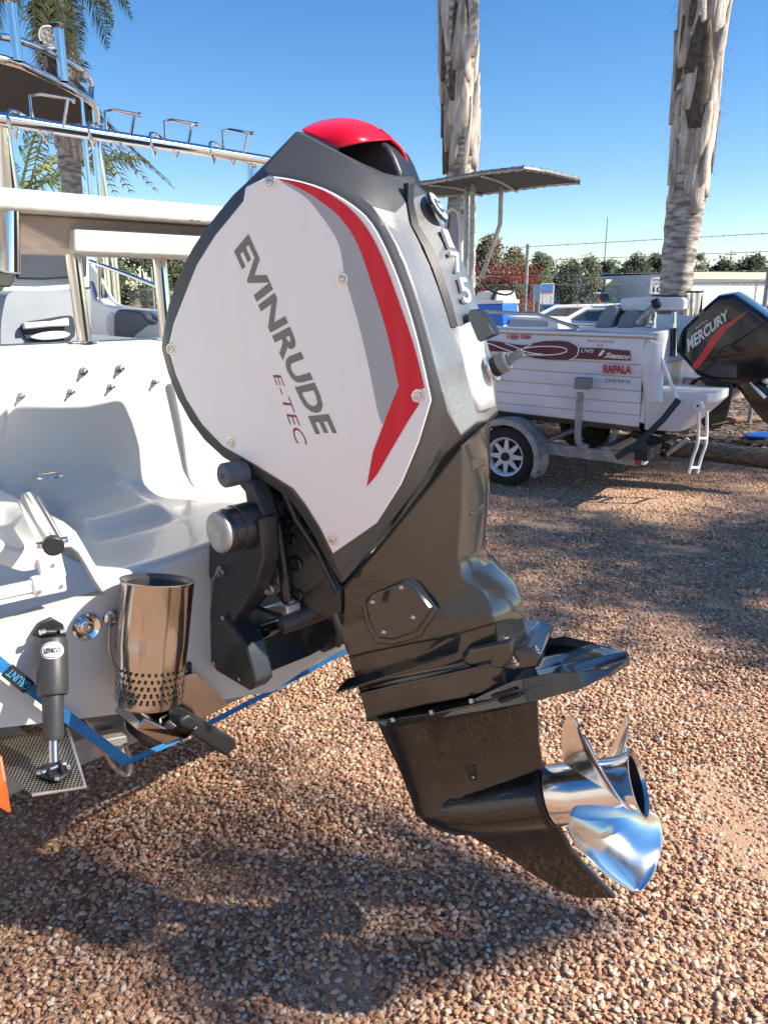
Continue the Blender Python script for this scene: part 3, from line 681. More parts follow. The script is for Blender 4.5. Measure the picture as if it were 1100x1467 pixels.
# splash well and bulkhead, one moulding
def sst(a, b, x):
    t = max(0, min(1, (x - a) / (b - a))); return t * t * (3 - 2 * t)
def wz(x, y):
    z = 1.118 + .012 * sst(-.3, -.1, y)
    blk = 1 - sst(-.475, -.385 + .03 * sst(-.3, 0, x) - .05, y)
    rec = sst(-.62, -.56, y) * (1 - sst(-.53, -.50, y)) * sst(-.28, -.2, x) * .03
    z += blk * .125 - rec * blk
    pad = sst(-.36, -.32, y) * (1 - sst(-.15, -.08, y)) * (1 - sst(-.28, -.20, x)); z += pad * .045
    return z
ys = [-.80 + 1.50 * i / 110 for i in range(111)]
rings = []
for y in ys:
    r = [Vector((-.01, y, wz(0, y) - .05)), Vector((.006, y, wz(0, y) - .046)), Vector((.007, y, wz(0, y) - .012)), Vector((.002, y, wz(0, y) - .003))]
    for i in range(1, 22):
        x = -.43 * i / 22; r.append(Vector((x, y, wz(x, y))))
    zb = wz(-.43, y)
    for i in range(0, 7):
        a = i / 6 * pi / 2; r.append(Vector((-.43 - .07 * sin(a), y, zb + .07 * (1 - cos(a)))))
    for z in (1.3, 1.4, 1.5, 1.545): r.append(Vector((-.503 - .01 * (z - 1.3), y, z)))
    r += [Vector((-.512, y, 1.553)), Vector((-.62, y, 1.556)), Vector((-.63, y, 1.50))]
    rings.append(r)
mb = MB(); mb.loft(rings, closed=False, cap=False); mb.obj('splash_well', M['gelcoat'], boat, smooth=60)
# port quarter moulding with a rounded lower corner, groove on the starboard side of the well
mb = MB(); pa = [B(13, 500, 'x', -.36), B(14, 590, 'x', -.36), B(11, 618, 'x', -.36), B(0, 636, 'x', -.36), B(-25, 644, 'x', -.36)]
pa = smooth_path(pa, 4); pa += [B(-90, 650, 'x', -.36), B(-90, 500, 'x', -.36)]
mb.prism(pa, (-.13, 0, 0)); mb.obj('quarter_moulding', M['gelcoat'], boat, bevel=.012, seg=3)
gp = [B(249, 545, 'x', -.49), B(262, 610, 'x', -.49), B(272, 675, 'x', -.49), B(283, 698, 'x', -.46), B(305, 703, 'x', -.43), B(333, 716, 'x', -.38)]
mb = MB(); mb.ribbon(smooth_path(gp, 5), .018, .012, X); mb.obj('moulded_rib', M['gelcoat'], boat, bevel=.004)
for q in ((30, 567), (101, 561), (119, 532), (158, 554), (171, 528), (221, 547)):
    big = q[1] < 540; r = .0085 if big else .0065
    b = MB(); b.lathe(B(*q, 'x', -.506), (1, .0, .05), [(0, r * 1.3), (.004, r * 1.3), (.004, r), (.012, r), (.0125, r * .55), (.026, r * .5), (.026, 0)], 12); b.obj('wall_bolt', M['bolt'], boat, smooth=30)
c = B(68, 674, 'z', 1.245); b = MB(); b.lathe(Vector((c.x + .06, c.y - .02, wz(-.3, -.6) + .001)), Z, [(0, .036), (.003, .035), (.004, .028), (.002, .026), (.002, 0)], 28)
b.obj('deck_cap', M['chrome'], boat)
# folded ladder: chrome tube on the block, hinge and white channel on the transom edge
t0, t1 = B(42, 716, 'z', 1.275), B(76, 780, 'z', 1.262)
mb = MB(); mb.tube([t0, t1], .0165, 20); ld = mb.obj('ladder_tube', M['chrome'], boat)
d = (t1 - t0).normalized(); mb = MB(); mb.tube([t1 - d * .004, t1 + d * .014], .0175, 20); mb.obj('end_plug', M['black_plastic'], ld, bevel=.003)
for s_ in (-1, 1):
    mb = MB(); mb.tube([t0 + Y * s_ * .019, t1 + Y * s_ * .019], .004, 8); mb.tube([t1 + Y * s_ * .012 - d * .01, t1 + Y * s_ * .027 - d * .01], .006, 8); mb.obj('ladder_rail', M['chrome'], ld)
mb = MB(); mb.prism([B(a, b_, 'x', .018) for a, b_ in ((56, 802), (88, 790), (97, 826), (62, 838))], (-.02, 0, 0)); hg = mb.obj('hinge_bracket', M['white_paint'], boat, bevel=.004)
mb = MB(); mb.prism([B(a, b_, 'x', .03) for a, b_ in ((48, 832), (88, 820), (96, 828), (98, 848), (52, 858))], (-.03, 0, 0)); h2 = mb.obj('hinge_plate', M['white_paint'], boat, bevel=.006)
for q, pr_, xx in (((76, 810), hg, .019), ((77, 822), hg, .019), ((57, 848), h2, .031), ((88, 840), h2, .031)):
    b = MB(); b.lathe(B(*q, 'x', xx), X, [(0, .0045), (.002, .004), (.002, 0)], 10); b.obj('hinge_screw', M['bolt'], pr_)
mb = MB(); a0 = B(-60, 866, 'x', .01); a1 = B(50, 842, 'x', .01)
mb.prism([a0 + Z * .018, a1 + Z * .018, a1 - Z * .004, a0 - Z * .004], (.012, 0, 0)); mb.prism([a0 - Z * .008, a1 - Z * .008, a1 - Z * .014, a0 - Z * .014], (.016, 0, 0)); mb.obj('white_channel', M['white_paint'], boat, bevel=.002)
# bait board with rail, rod racks and posts
XB = -.30
def slab_y(zt, zb, x0, x1, y0, y1): return [Vector((x0, y0, zt)), Vector((x0, y1, zt)), Vector((x0, y1, zb)), Vector((x0, y0, zb))], Vector((x1 - x0, 0, 0))
mb = MB(); p_, dv = slab_y(1.892, 1.848, XB, -.78, -.72, .42); mb.prism(p_, dv); mb.obj('bait_board', M['gelcoat_matt'], boat, bevel=.008, seg=3)
mb = MB(); fr = [B(28, 308, 'x', -.36), B(52, 352, 'x', -.36), B(104, 356, 'x', -.36)]
zt = 1.848
A_ = [Vector((-.36, -.405, zt)), Vector((-.36, .40, zt)), Vector((-.72, .40, zt)), Vector((-.72, -.405, zt))]
B_ = [Vector((-.37, -.28, 1.79)), Vector((-.37, .36, 1.79)), Vector((-.68, .36, 1.79)), Vector((-.68, -.30, 1.79))]
C_ = [Vector((-.37, -.27, 1.775)), Vector((-.37, .35, 1.775)), Vector((-.66, .35, 1.775)), Vector((-.66, -.29, 1.775))]
mb.loft([A_, B_, C_]); mb.obj('board_tray', M['gelcoat_shaded'], boat, bevel=.01, seg=3)
mb = MB(); f0 = B(105, 326, 'x', -.34); f1 = B(105, 362, 'x', -.34); mb.prism([Vector((-.335, f0.y, f0.z)), Vector((-.335, .38, f0.z)), Vector((-.335, .38, f1.z)), Vector((-.335, f1.y, f1.z))], (-.03, 0, 0)); mb.obj('drawer_front', M['gelcoat_matt'], boat, bevel=.006, seg=3)
for q in ((133, 306), (144, 307), (275, 315), (284, 316)):
    b = MB(); b.lathe(B(*q, 'z', 1.846), -Z, [(0, .006), (.004, .005), (.004, 0)], 8); b.obj('board_bolt', M['worn_steel'], boat)
def post(p0, p1, r0, r1=None, name='post', m='chrome', flange=True):
    mb = MB(); mb.tube([p0, p1], [r0, r1 or r0], 18); o = mb.obj(name, M[m], boat)
    if flange:
        b = MB(); b.lathe(p0, Z, [(0, r0 * 2.0), (.004, r0 * 2.0), (.006, r0 * 1.15), (.006, 0)], 20); b.obj('flange', M[m], o)
    return o
q0 = B(122, 494, 'x', -.54); q0.z = 1.556; post(q0, B(105, 364, 'x', -.54), .0185)
q0 = B(240, 489, 'x', -.54); q0.z = 1.556; post(q0, Vector((q0.x - .01, q0.y, 1.79)), .0185)
rl = [(XB, -.85, 2.028), (XB, -.60, 2.026), (XB, -.45, 2.022), (XB, -.2, 2.018), (XB, .0, 2.016), (XB, .15, 2.014), (XB, .27, 2.012)]
mb = MB(); mb.tube(rl, .0135, 16, curve=True); rail = mb.obj('rod_rail', M['chrome'], boat)
a = B(16, 262, 'x', XB - .02); post(Vector((a.x - .02, a.y, 1.892)), Vector((a.x, a.y + .0, 2.015)), .021, .012, 'rail_stanchion', flange=False)
mb = MB(); mb.tube([B(14, 296, 'x', -.335), B(14, 390, 'x', -.335)], .0225, 20); mb.obj('rod_tube', M['chrome'], boat)
a = Vector((XB - .03, .235, 0)); post(Vector((a.x, a.y, 1.892)), Vector((a.x, a.y, 2.012)), .018, .012, 'rail_stanchion', flange=False)
for k, q in enumerate(((60, 178), (163, 193), (247, 206), (329, 217))):
    c = B(*q, 'x', XB); c.z = 2.02; s_ = 1.0 if k else 1.15
    mb = MB(); P = lambda x, y, z: c + Vector((x * s_, y * s_, z * s_))
    mb.tube([P(-.01, -.012, .0), P(-.012, -.010, .05), P(-.01, .01, .055), P(.02, .045, .048), P(.024, .055, .046)], .0035, 7)
    mb.tube([P(.02, .045, .048), P(.01, .036, .002)], .0035, 7)
    mb.tube([P(.012, -.06, -.014), P(.010, -.062, .006), P(-.004, -.05, .018), P(-.014, -.03, .018), P(-.012, -.012, .006), P(.006, -.006, -.012)], .0035, 7, curve=True)
    mb.tube([P(.012, -.06, -.014), P(.006, -.052, -.032), P(.0, -.042, -.012)], .003, 7); mb.tube([P(.006, -.006, -.012), P(.006, .004, -.030), P(.004, .016, -.010)], .003, 7)
    mb.lathe(P(.022, .052, .046), (.5, 1, 0), [(0, .006), (.006, .006), (.006, 0)], 8)
    mb.obj('rod_rack', M['chrome'], rail, smooth=50)
# burley tube on the transom
T0, T1 = B(226, 831, 'x', .105), B(214, 1003, 'x', .125); td = (T1 - T0)
TR_ = .0735
ax = td.normalized(); L_ = td.length
mb = MB(); mb.lathe(T0, ax, [(0, TR_), (.0, TR_ - .002), (.008, TR_ - .012), (.2, TR_ - .02), (.2, 0)], 48); inner_t = mb.obj('tube_bore', mat('dark_steel', (.16, .16, .165), .35, metal=.8), boat)
mb = MB(); mb.lathe(T0, ax, [(-.001, TR_ - .002), (-.001, TR_ + .001), (.003, TR_ + .001), (.004, TR_), (L_ * .5, TR_ - .003), (L_, TR_ - .008), (L_ + .006, TR_ - .012), (L_ + .006, 0)], 56); bt = mb.obj('burley_tube', M['mirror_steel'], boat, smooth=50)
inner_t.parent = bt
u = Vector((1, 0, 0)) - ax * ax.x; u.normalize(); v_ = ax.cross(u)
mb = MB()
for i in range(5):
    for k in range(34):
        a = 2 * pi * (k + .5 * (i % 2)) / 34; h = L_ - .072 + i * .0145; rr_ = TR_ - .0055 + .0008 + .003 * (1 - (h / L_))
        nn = u * cos(a) + v_ * sin(a); c = T0 + ax * h + nn * rr_; e1 = ax.cross(nn)
        mb.add([c] + [c + (ax * cos(t) + e1 * sin(t)) * .0034 + nn * .0004 for t in [2 * pi * j / 8 for j in range(8)]], [[0, 1 + j, 1 + (j + 1) % 8] for j in range(8)])
stuff(mb.obj('tube_holes', M['rubber'], bt, smooth=0))
mb = MB(); mb.prism([B(a, b_, 'x', .06) for a, b_ in ((170, 1008), (176, 1002), (232, 1030), (250, 1014), (251, 1020), (206, 1041), (163, 1018))], (.10, 0, 0)); mb.obj('tube_bracket', M['mirror_steel'], boat, bevel=.003)
mb = MB(); mb.prism([B(a, b_, 'x', .012) for a, b_ in ((257, 958), (276, 949), (276, 982), (257, 990))], (-.012, 0, 0)); hgp = mb.obj('black_hinge', M['bracket'], boat, bevel=.003)
for q in ((266, 961), (266, 977)): b = MB(); b.lathe(B(*q, 'x', .013), X, [(0, .006), (.003, .006), (.003, .003), (0, 0)], 12); b.obj('hinge_bolt', M['bolt'], hgp)
mb = MB(); mb.prism([B(a, b_, 'x', .03) for a, b_ in ((258, 970), (279, 962), (327, 1009), (283, 1032), (247, 1008))], (.004, 0, 0)); mb.obj('steel_shield', M['mirror_steel'], boat, bevel=.001)
mb = MB(); mb.prism([B(a, b_, 'x', .10) for a, b_ in ((240, 1018), (256, 1010), (322, 1048), (324, 1058), (308, 1072), (240, 1030))], (.05, 0, -.0)); tr = mb.obj('transducer_arm', M['bracket'], boat, bevel=.008, seg=3)
mb = MB(); mb.prism([B(a, b_, 'x', -.02) for a, b_ in ((203, 1042), (222, 1028), (236, 1040), (246, 1066), (220, 1078), (204, 1066))], (-.09, 0, 0)); mb.obj('transducer', M['rubber'], boat, bevel=.012, seg=3)
# skin fitting, tow eye, hose
b = MB(); b.lathe(B(124, 898, 'x', .001), X, [(0, .028), (.004, .030), (.009, .026), (.006, .018), (.004, .015), (.012, .012), (.012, .006), (.004, .005), (.004, 0)], 32); b.obj('skin_fitting', M['chrome'], boat)
b = MB(); b.lathe(B(160, 884, 'x', .001), X, [(0, .020), (.006, .018), (.010, .01), (.022, .008), (.024, 0)], 20); ey = b.obj('tow_eye', M['chrome'], boat)
mb = MB(); mb.tube([B(a, b_, 'x', x) for a, b_, x in ((158, 880, .02), (157, 905, .03), (157, 930, .03), (164, 955, .03), (178, 975, .04))], .004, 8, curve=True); mb.tube([B(a, b_, 'x', .03) for a, b_ in ((162, 885), (172, 895), (166, 905), (174, 915), (164, 925), (172, 930), (176, 920))], .0025, 6, curve=True); mb.obj('safety_cable', M['worn_steel'], ey)
# trim tab and its actuator
TZ = .80
tq = [B(-45, 1064, 'z', TZ), B(98, 1046, 'z', TZ), B(123, 1130, 'z', TZ), B(47, 1141, 'z', TZ)]
mt = mat('tab_mesh', (.42, .41, .36), .35, metal=.8)
nn_ = mt.node_tree; ck = nn_.nodes.new('ShaderNodeTexVoronoi'); ck.inputs['Scale'].default_value = 150; ck.inputs['Randomness'].default_value = 0
tc_ = nn_.nodes.new('ShaderNodeTexCoord'); mp_ = nn_.nodes.new('ShaderNodeMapping'); mp_.inputs['Rotation'].default_value = (0, 0, .6); nn_.links.new(tc_.outputs['Object'], mp_.inputs[0]); nn_.links.new(mp_.outputs[0], ck.inputs[0])
r_ = nn_.nodes.new('ShaderNodeValToRGB'); r_.color_ramp.elements[0].position = .50; r_.color_ramp.elements[0].color = (.50, .48, .40, 1); r_.color_ramp.elements[1].position = .60; r_.color_ramp.elements[1].color = (.02, .02, .02, 1)
nn_.links.new(ck.outputs['Distance'], r_.inputs[0]); nn_.links.new(r_.outputs[0], nn_.nodes['Principled BSDF'].inputs['Base Color'])
mb = MB(); mb.prism(tq, (0, 0, .004)); tab = mb.obj('trim_tab', mt, boat, bevel=.001)
mb = MB(); mb.tube([tq[3] + Z * .003, tq[2] + Z * .003, tq[1] + Z * .003], .003, 8); mb.obj('tab_edge', M['alloy_plate'], tab)
a0 = B(75, 912, 'x', .03); ft = B(78, 1102, 'z', TZ + .02); ad = ft - a0
act = bpy.data.objects
mb = MB(); mb.prism([B(a, b_, 'x', .004) for a, b_ in ((44, 908), (56, 890), (72, 883), (88, 892), (93, 910), (60, 913))], (.012, 0, 0)); mb.tube([B(60, 906, 'x', .035), B(92, 905, 'x', .035)], .006, 10); ub = mb.obj('upper_mount', M['black_plastic'], boat, bevel=.003)
for q in ((62, 905), (90, 904)): b = MB(); b.lathe(B(*q, 'x', .045), Y * (-1), [(-.004, .006), (.006, .006), (.006, 0)], 6); b.obj('mount_bolt', M['bolt'], ub, smooth=20)
mb = MB(); L_ = ad.length
mb.lathe(a0 + ad * .02, ad, [(0, 0), (0, .026), (.006, .0285), (L_ * .40, .029), (L_ * .435, .027), (L_ * .44, .020), (L_ * .74, .0185), (L_ * .77, .015), (L_ * .77, 0)], 32); ac = mb.obj('trim_actuator', M['ram'], boat)
mb = MB(); mb.tube([a0 + ad * .78, a0 + ad * .95], .009, 14); mb.obj('actuator_rod', M['bolt'], ac)
# oval maker's plate facing the camera
cn = (BT.M.inverted() @ CAMP) - (a0 + ad * .12); cn = (cn - ad.normalized() * cn.dot(ad.normalized())).normalized(); sd_ = ad.normalized().cross(cn)
c0 = a0 + ad * .125
def onact(s, h, up=.0006):
    r = .0285 + up; return c0 + ad.normalized() * h + cn * r * cos(s / r) - sd_ * r * sin(s / r)
def oval(rx, ry, up, m, name):
    n = 28; pts = [onact(rx * cos(2 * pi * i / n), ry * sin(2 * pi * i / n), up) for i in range(n)]
    mid = [onact(0, 0, up)]; mb = MB(); mb.add(pts + [onact(rx * .5 * cos(2 * pi * i / n), ry * .5 * sin(2 * pi * i / n), up) for i in range(n)] + mid, [[i, (i + 1) % n, n + (i + 1) % n, n + i] for i in range(n)] + [[n + i, n + (i + 1) % n, 2 * n] for i in range(n)])
    mb.obj(name, m, ac, smooth=60)
oval(.023, .0165, .0008, M['white_print'], 'maker_badge'); oval(.0215, .0148, .0012, M['black_print'], 'maker_badge'); oval(.0200, .0132, .0016, M['white_print'], 'maker_badge')
v, f = text2d('LENCO', .03); link('badge_lettering', [onact((a - .5) * .032, -(b_ - .5) * .0105, .0034) for a, b_ in v], f, M['black_print'], ac, smooth=0)
mb = MB(); fb = [B(a, b_, 'z', TZ + .005) for a, b_ in ((50, 1108), (66, 1098), (88, 1092), (104, 1102), (99, 1112), (84, 1122), (62, 1117))]; mb.prism(fb, (0, 0, .008)); 
for s_ in (-.011, .011): mb.box(ft + Vector((0, s_, -.002)), .022, .006, .026)
fm_ = mb.obj('foot_mount', M['black_plastic'], boat, bevel=.003)
mb = MB(); mb.tube([ft + Vector((0, -.022, .004)), ft + Vector((0, .022, .004))], .004, 10)
for q in ((57, 1108), (83, 1116), (99, 1101)): p = B(*q, 'z', TZ + .013); mb.lathe(p, Z, [(0, .006), (.002, .006), (.006, .004), (.006, 0)], 10)
mb.obj('foot_bolts', M['bolt'], fm_)
# clamp bracket bolted to the transom, pivot and rams
YB = -.168
def Q(px, py, y=YB): return BT.hit(px, py, 'y', y)
arm = [(299, 768), (312, 762), (340, 742), (372, 742), (377, 800), (366, 838), (350, 868), (338, 884), (330, 905), (300, 912), (300, 880), (305, 833), (299, 829)]
mb = MB()
mb.prism([Q(*q) for q in arm], (0, .045, 0)); cb = mb.obj('clamp_bracket', M['bracket'], boat, bevel=.006, seg=3)
mb = MB(); mb.prism([Q(a, b_, YB - .006) for a, b_ in ((301, 888), (322, 884), (334, 898), (352, 925), (362, 960), (366, 980), (357, 990), (310, 962), (301, 948))], (0, .05, 0)); lp_ = mb.obj('lower_plate', M['bracket'], boat, bevel=.005)
for q in ((320, 885), (308, 950), (344, 973)): b = MB(); b.lathe(Q(*q, YB - .007), -Y, [(0, .006), (.003, .006), (.003, .003), (0, 0)], 12); b.obj('plate_bolt', M['bolt'], lp_)
EI = BT.M.inverted() @ ENG.M
mb = MB(); mb.prism([Q(a, b_, yy) for a, b_, yy in ((352, 925, -.13), (372, 920, -.13), (400, 905, -.02), (430, 890, .05), (462, 880, .10), (484, 905, .13), (484, 925, .13), (462, 936, .10), (440, 922, .06), (415, 918, .02), (398, 928, -.02), (390, 945, -.05), (388, 958, -.08), (366, 972, -.13), (360, 955, -.13))], (0, .16, 0)); mb.obj('bracket_web', M['bracket'], boat, bevel=.006)
pv_ = Q(338, 757, YB - .02)
b = MB(); b.lathe(pv_ + Y * .02, -Y, [(-.02, .050), (.022, .050), (.024, .046), (.024, .047), (.045, .047), (.048, .045), (.052, .044), (.060, .042), (.0605, .030), (.058, .012), (.055, 0)], 44); b.obj('pivot_ring', M['bracket'], boat)
b = MB(); b.lathe(pv_ - Y * .036, -Y, [(0, .043), (.006, .0435), (.010, .041), (.011, .034), (.008, .020), (.006, .010), (.006, 0)], 44); cp_ = b.obj('pivot_cap', M['cast_alloy'], boat)
b = MB(); b.lathe(Q(343, 769, YB - .066), -Y, [(0, .005), (.002, .005), (.002, .003), (.0, 0)], 12); b.obj('cap_screw', M['rubber'], cp_)
b = MB(); b.lathe(Q(333, 679, YB - .01), -Y, [(-.03, .024), (.004, .026), (.02, .026), (.024, .022), (.024, .007), (.018, 0)], 30); b.obj('upper_knob', mat('knob_grey', (.10, .115, .14), .5), boat)
mb = MB(); mb.prism([Q(a, b_, YB + .02) for a, b_ in ((345, 668), (362, 690), (378, 742), (380, 800), (368, 790), (356, 735), (350, 705), (338, 690))], (0, .04, 0)); mb.obj('lift_link', M['bracket'], boat, bevel=.005)
b = MB(); b.lathe(Q(318, 816, YB), (.35, -1, -.4), [(0, .011), (.008, .011), (.010, .007), (.018, .007), (.018, .004), (.034, .0035), (.034, 0)], 12); b.obj('bracket_bolt', M['worn_steel'], boat, smooth=30)
mb = MB(); r0, r1 = Q(400, 893, YB + .09), EI @ E(486, 860, .03)
mb.tube([r0, r0.lerp(r1, .02), r1], [.026, .028, .030], 22); cy = mb.obj('tilt_cylinder', M['ram'], boat, bevel=.002)
mb = MB(); mb.tube([Q(374, 900, YB + .09), Q(404, 892, YB + .09)], .011, 16); mb.obj('cylinder_rod', M['bolt'], cy)
mb = MB(); mb.tube([Q(344, 915, YB + .09), Q(352, 912, YB + .09), Q(378, 902, YB + .09)], [.02, .022, .019], 18); mb.obj('rod_clevis', M['bracket'], boat, bevel=.002)
mb = MB(); mb.prism([Q(a, b_, YB + .09) for a, b_ in ((345, 885), (370, 872), (392, 866), (410, 868), (412, 880), (352, 900))], (0, .04, 0)); mb.obj('ram_mount', M['alloy_plate'], boat, bevel=.004)
mb = MB(); mb.prism([Q(a, b_, YB + .1) for a, b_ in ((352, 895), (376, 878), (395, 876), (398, 900), (360, 920))], (0, .1, 0)); mb.obj('trim_ram', M['bracket'], boat, bevel=.005)
for q, r in (((392, 838), .013), ((382, 815), .010)):
    b = MB(); b.lathe(Q(*q, YB + .07), (.4, -1, -.2), [(0, r), (.02, r), (.022, r * .6), (.03, r * .6), (.03, 0)], 14); b.obj('hose_fitting', M['worn_steel'], boat)
for pa, r in (([(352, 880), (372, 862), (388, 840), (396, 818), (388, 800)], .006), ([(368, 870), (384, 876), (404, 884)], .005), ([(478, 880), (486, 905), (484, 925)], .007)):
    mb = MB(); mb.tube([Q(a, b_, YB + .06) for a, b_ in pa], r, 8, curve=True); mb.obj('hydraulic_hose', M['rubber'], boat)
# ---- cabin end of the boat, seen under the bait board
XC = -1.35
def Cc(px, py, x=XC): return BT.hit(px, py, 'x', x)
mb = MB(); mb.prism([Cc(-60, 300, -1.5), Cc(127, 310, -1.5), Cc(132, 505, -1.5), Cc(-60, 520, -1.5)], (-.05, 0, 0)); cab = mb.obj('cabin_bulkhead', M['seat_white'], boat, bevel=.01)
mb = MB(); mb.prism([Cc(a, b_, -1.49) for a, b_ in ((22, 300), (124, 312), (122, 397), (60, 401), (22, 400))], (.02, 0, 0)); mb.obj('bulkhead_panel', M['navy'], cab, bevel=.008)
mb = MB(); mb.prism([Cc(a, b_, -1.49) for a, b_ in ((-60, 330), (10, 340), (14, 402), (8, 412), (-60, 410))], (.06, 0, 0)); mb.obj('dark_screen', M['dark_glass'], cab, bevel=.008)
mb = MB(); mb.prism(smooth_path([Cc(a, b_, -1.30) for a, b_ in ((2, 516), (2, 470), (6, 440), (14, 420), (40, 416), (90, 417), (126, 415), (130, 418), (130, 500))], 4) + [Cc(130, 515, -1.30)], (-.18, 0, 0)); st_ = mb.obj('seat_box', M['grey_trim'], boat, bevel=.02, seg=3)
mb = MB(); mb.prism(smooth_path([Cc(a, b_, -1.29) for a, b_ in ((30, 470), (36, 462), (60, 458), (98, 452), (106, 458), (108, 478), (100, 486), (60, 490), (40, 486), (30, 470))], 3)[:-1], (-.01, 0, 0)); mb.obj('storage_recess', M['navy'], st_, bevel=0)
mb = MB(); mb.prism([Cc(a, b_, -1.285) for a, b_ in ((32, 462), (70, 460), (96, 455), (97, 467), (70, 468), (32, 472))], (.02, 0, 0)); mb.obj('grab_handle', M['seat_white'], st_, bevel=.005)
mb = MB(); mb.prism(smooth_path([Cc(a, b_, -1.28) for a, b_ in ((42, 482), (60, 476), (85, 474), (98, 478), (90, 484), (60, 487), (42, 484))], 3), (.02, 0, 0)); mb.obj('pocket_lip', M['seat_white'], st_, bevel=.004)
YC = .95
def Cy(px, py, y=YC): return BT.hit(px, py, 'y', y)
mb = MB(); mb.prism([Cy(a, b_) for a, b_ in ((126, 400), (134, 428), (158, 438), (172, 440), (190, 442), (250, 446), (300, 450), (300, 520), (126, 520))], (0, .08, 0)); sc2 = mb.obj('side_coaming', M['white_frame'], boat, bevel=.015, seg=3)
b = MB(); b.lathe(Cy(162, 466, YC - .001), -Y, [(0, .070), (.008, .068), (.010, .060), (.006, .056), (.012, .03), (.014, 0)], 32); spk = b.obj('speaker', M['seat_white'], sc2)
mb = MB()
for k in range(-3, 4):
    c = Cy(162, 466, YC - .016) + Z * k * .014; hw = math.sqrt(max(0, .056 ** 2 - (k * .014) ** 2)); mb.box(c, hw * 2, .003, .004)
mb.obj('speaker_grille', M['grey_trim'], spk)
mb = MB(); mb.prism(smooth_path([Cy(a, b_, YC - .01) for a, b_ in ((176, 500), (175, 462), (178, 445), (192, 443), (214, 446), (222, 456))], 3) + [Cy(236, 462, YC - .01), Cy(236, 505, YC - .01)], (0, -.05, 0)); mb.obj('bolster', M['navy'], sc2, bevel=.015, seg=3)
mb = MB(); mb.prism([Cy(a, b_, YC - .065) for a, b_ in ((184, 502), (196, 480), (214, 466), (236, 464), (236, 502))], (0, -.01, 0)); mb.obj('bolster_face', M['grey_trim'], sc2, bevel=.006)
mb = MB(); mb.prism([Cy(a, b_, YC + .02) for a, b_ in ((124, 376), (134, 382), (158, 424), (152, 428), (128, 424))], (0, .006, 0)); ws = mb.obj('windscreen', mat('blue_glass', (.03, .10, .30), .05, coat=1), boat)
mb = MB(); mb.tube([Cy(a, b_, YC + .02) for a, b_ in ((120, 366), (132, 380), (148, 404), (166, 434), (196, 443), (240, 446))], .009, 10, curve=True); mb.obj('screen_frame', M['white_frame'], ws)
mb = MB(); mb.tube([Cy(128, 374, YC), Cy(180, 392, YC), Cy(238, 415, YC)], .012, 12); mb.obj('support_tube', M['chrome'], boat)
mb = MB(); mb.tube([Cy(142, 360, YC), Cy(144, 430, YC)], .012, 12); mb.obj('grab_post', M['chrome'], boat)
# overhead canopy with its frame, rod holders and lamp
ZT = 2.72
def Tz(px, py, z=ZT): return BT.hit(px, py, 'z', z)
mb = MB(); mb.prism(smooth_path([Tz(a, b_) for a, b_ in ((-160, 70), (0, 92), (60, 112), (105, 132), (124, 150), (128, 168), (122, 177), (60, 177), (0, 173), (-160, 168))], 3), (0, 0, .03)); cn_ = mb.obj('canopy', M['canvas'], boat, bevel=.008)
def tubes(name, paths, r, par, curve=True, m='chrome'):
    mb = MB()
    for p in paths: mb.tube(p, r, 12, curve=curve)
    return mb.obj(name, M[m], par)
fr_ = tubes('canopy_frame', [[Tz(a, b_, ZT + .02) for a, b_ in ((-160, 62), (0, 84), (60, 106), (110, 132), (134, 150), (139, 170))]], .021, boat)
dn0 = Tz(139, 170, ZT + .02)
tubes('frame_leg', [[dn0, Vector((dn0.x, dn0.y, 2.5)), Vector((dn0.x - .02, dn0.y + .04, 2.0)), Vector((dn0.x - .02, dn0.y + .04, 1.5))]], .019, boat)
dn1 = Tz(131, 152, ZT + .02); tubes('frame_leg', [[dn1, Vector((dn1.x, dn1.y, 2.4)), Vector((dn1.x, dn1.y, 1.5))]], .017, boat)
dn2 = Tz(116, 140, ZT); tubes('frame_leg', [[dn2, Vector((dn2.x, dn2.y, 2.4)), Vector((dn2.x, dn2.y, 1.5))]], .014, boat)
tubes('upper_rail', [[Tz(a, b_, ZT + .16) for a, b_ in ((-160, 30), (0, 52), (55, 68), (104, 92), (124, 106), (131, 122))] + [dn1 + Z * .02]], .017, boat)
for a0_, a1_ in (((26, 88), (19, 17)), ((92, 117), (92, 52))):
    p0 = Tz(*a0_, ZT + .02); k = 1100 / ray(0, 0).length
    p1 = Vector((p0.x, p0.y, p0.z + .26))
    mb = MB(); mb.lathe(p0, (p1 - p0), [(0, .024), (.24, .026), (.25, .032), (.265, .032), (.265, .02), (.2, .018)], 20); ro = mb.obj('rod_holder', M['chrome'], boat)
    b = MB(); b.lathe(p1 - Z * .015, Z, [(0, .031), (.0, .034), (.016, .034), (.018, .03), (.018, .022)], 20); b.obj('holder_cap', M['rubber'], ro)
lc_ = Tz(73, 72, ZT + .18) + Z * .06
cdir = ((BT.M.inverted() @ CAMP) - lc_).normalized()
b = MB(); b.lathe(lc_, cdir, [(-.05, .02), (-.045, .04), (-.01, .052), (.012, .054), (.014, .048), (.010, .046)], 30); sp2 = b.obj('work_lamp', M['white_frame'], boat)
b = MB(); b.lathe(lc_, cdir, [(.008, .047), (.010, 0)], 30); b.obj('lamp_lens', mat('lens', (.55, .58, .60), .12, metal=.6), sp2)
uu = cdir.orthogonal().normalized(); vv = cdir.cross(uu)
mb = MB()
for k in range(7):
    a = 2 * pi * k / 6; r = 0 if k == 6 else .027; mb.lathe(lc_ + cdir * .011 + (uu * cos(a) + vv * sin(a)) * r, cdir, [(0, .011), (.002, .010), (.001, .005), (.0, 0)], 10)
mb.obj('lamp_cells', M['chrome'], sp2)
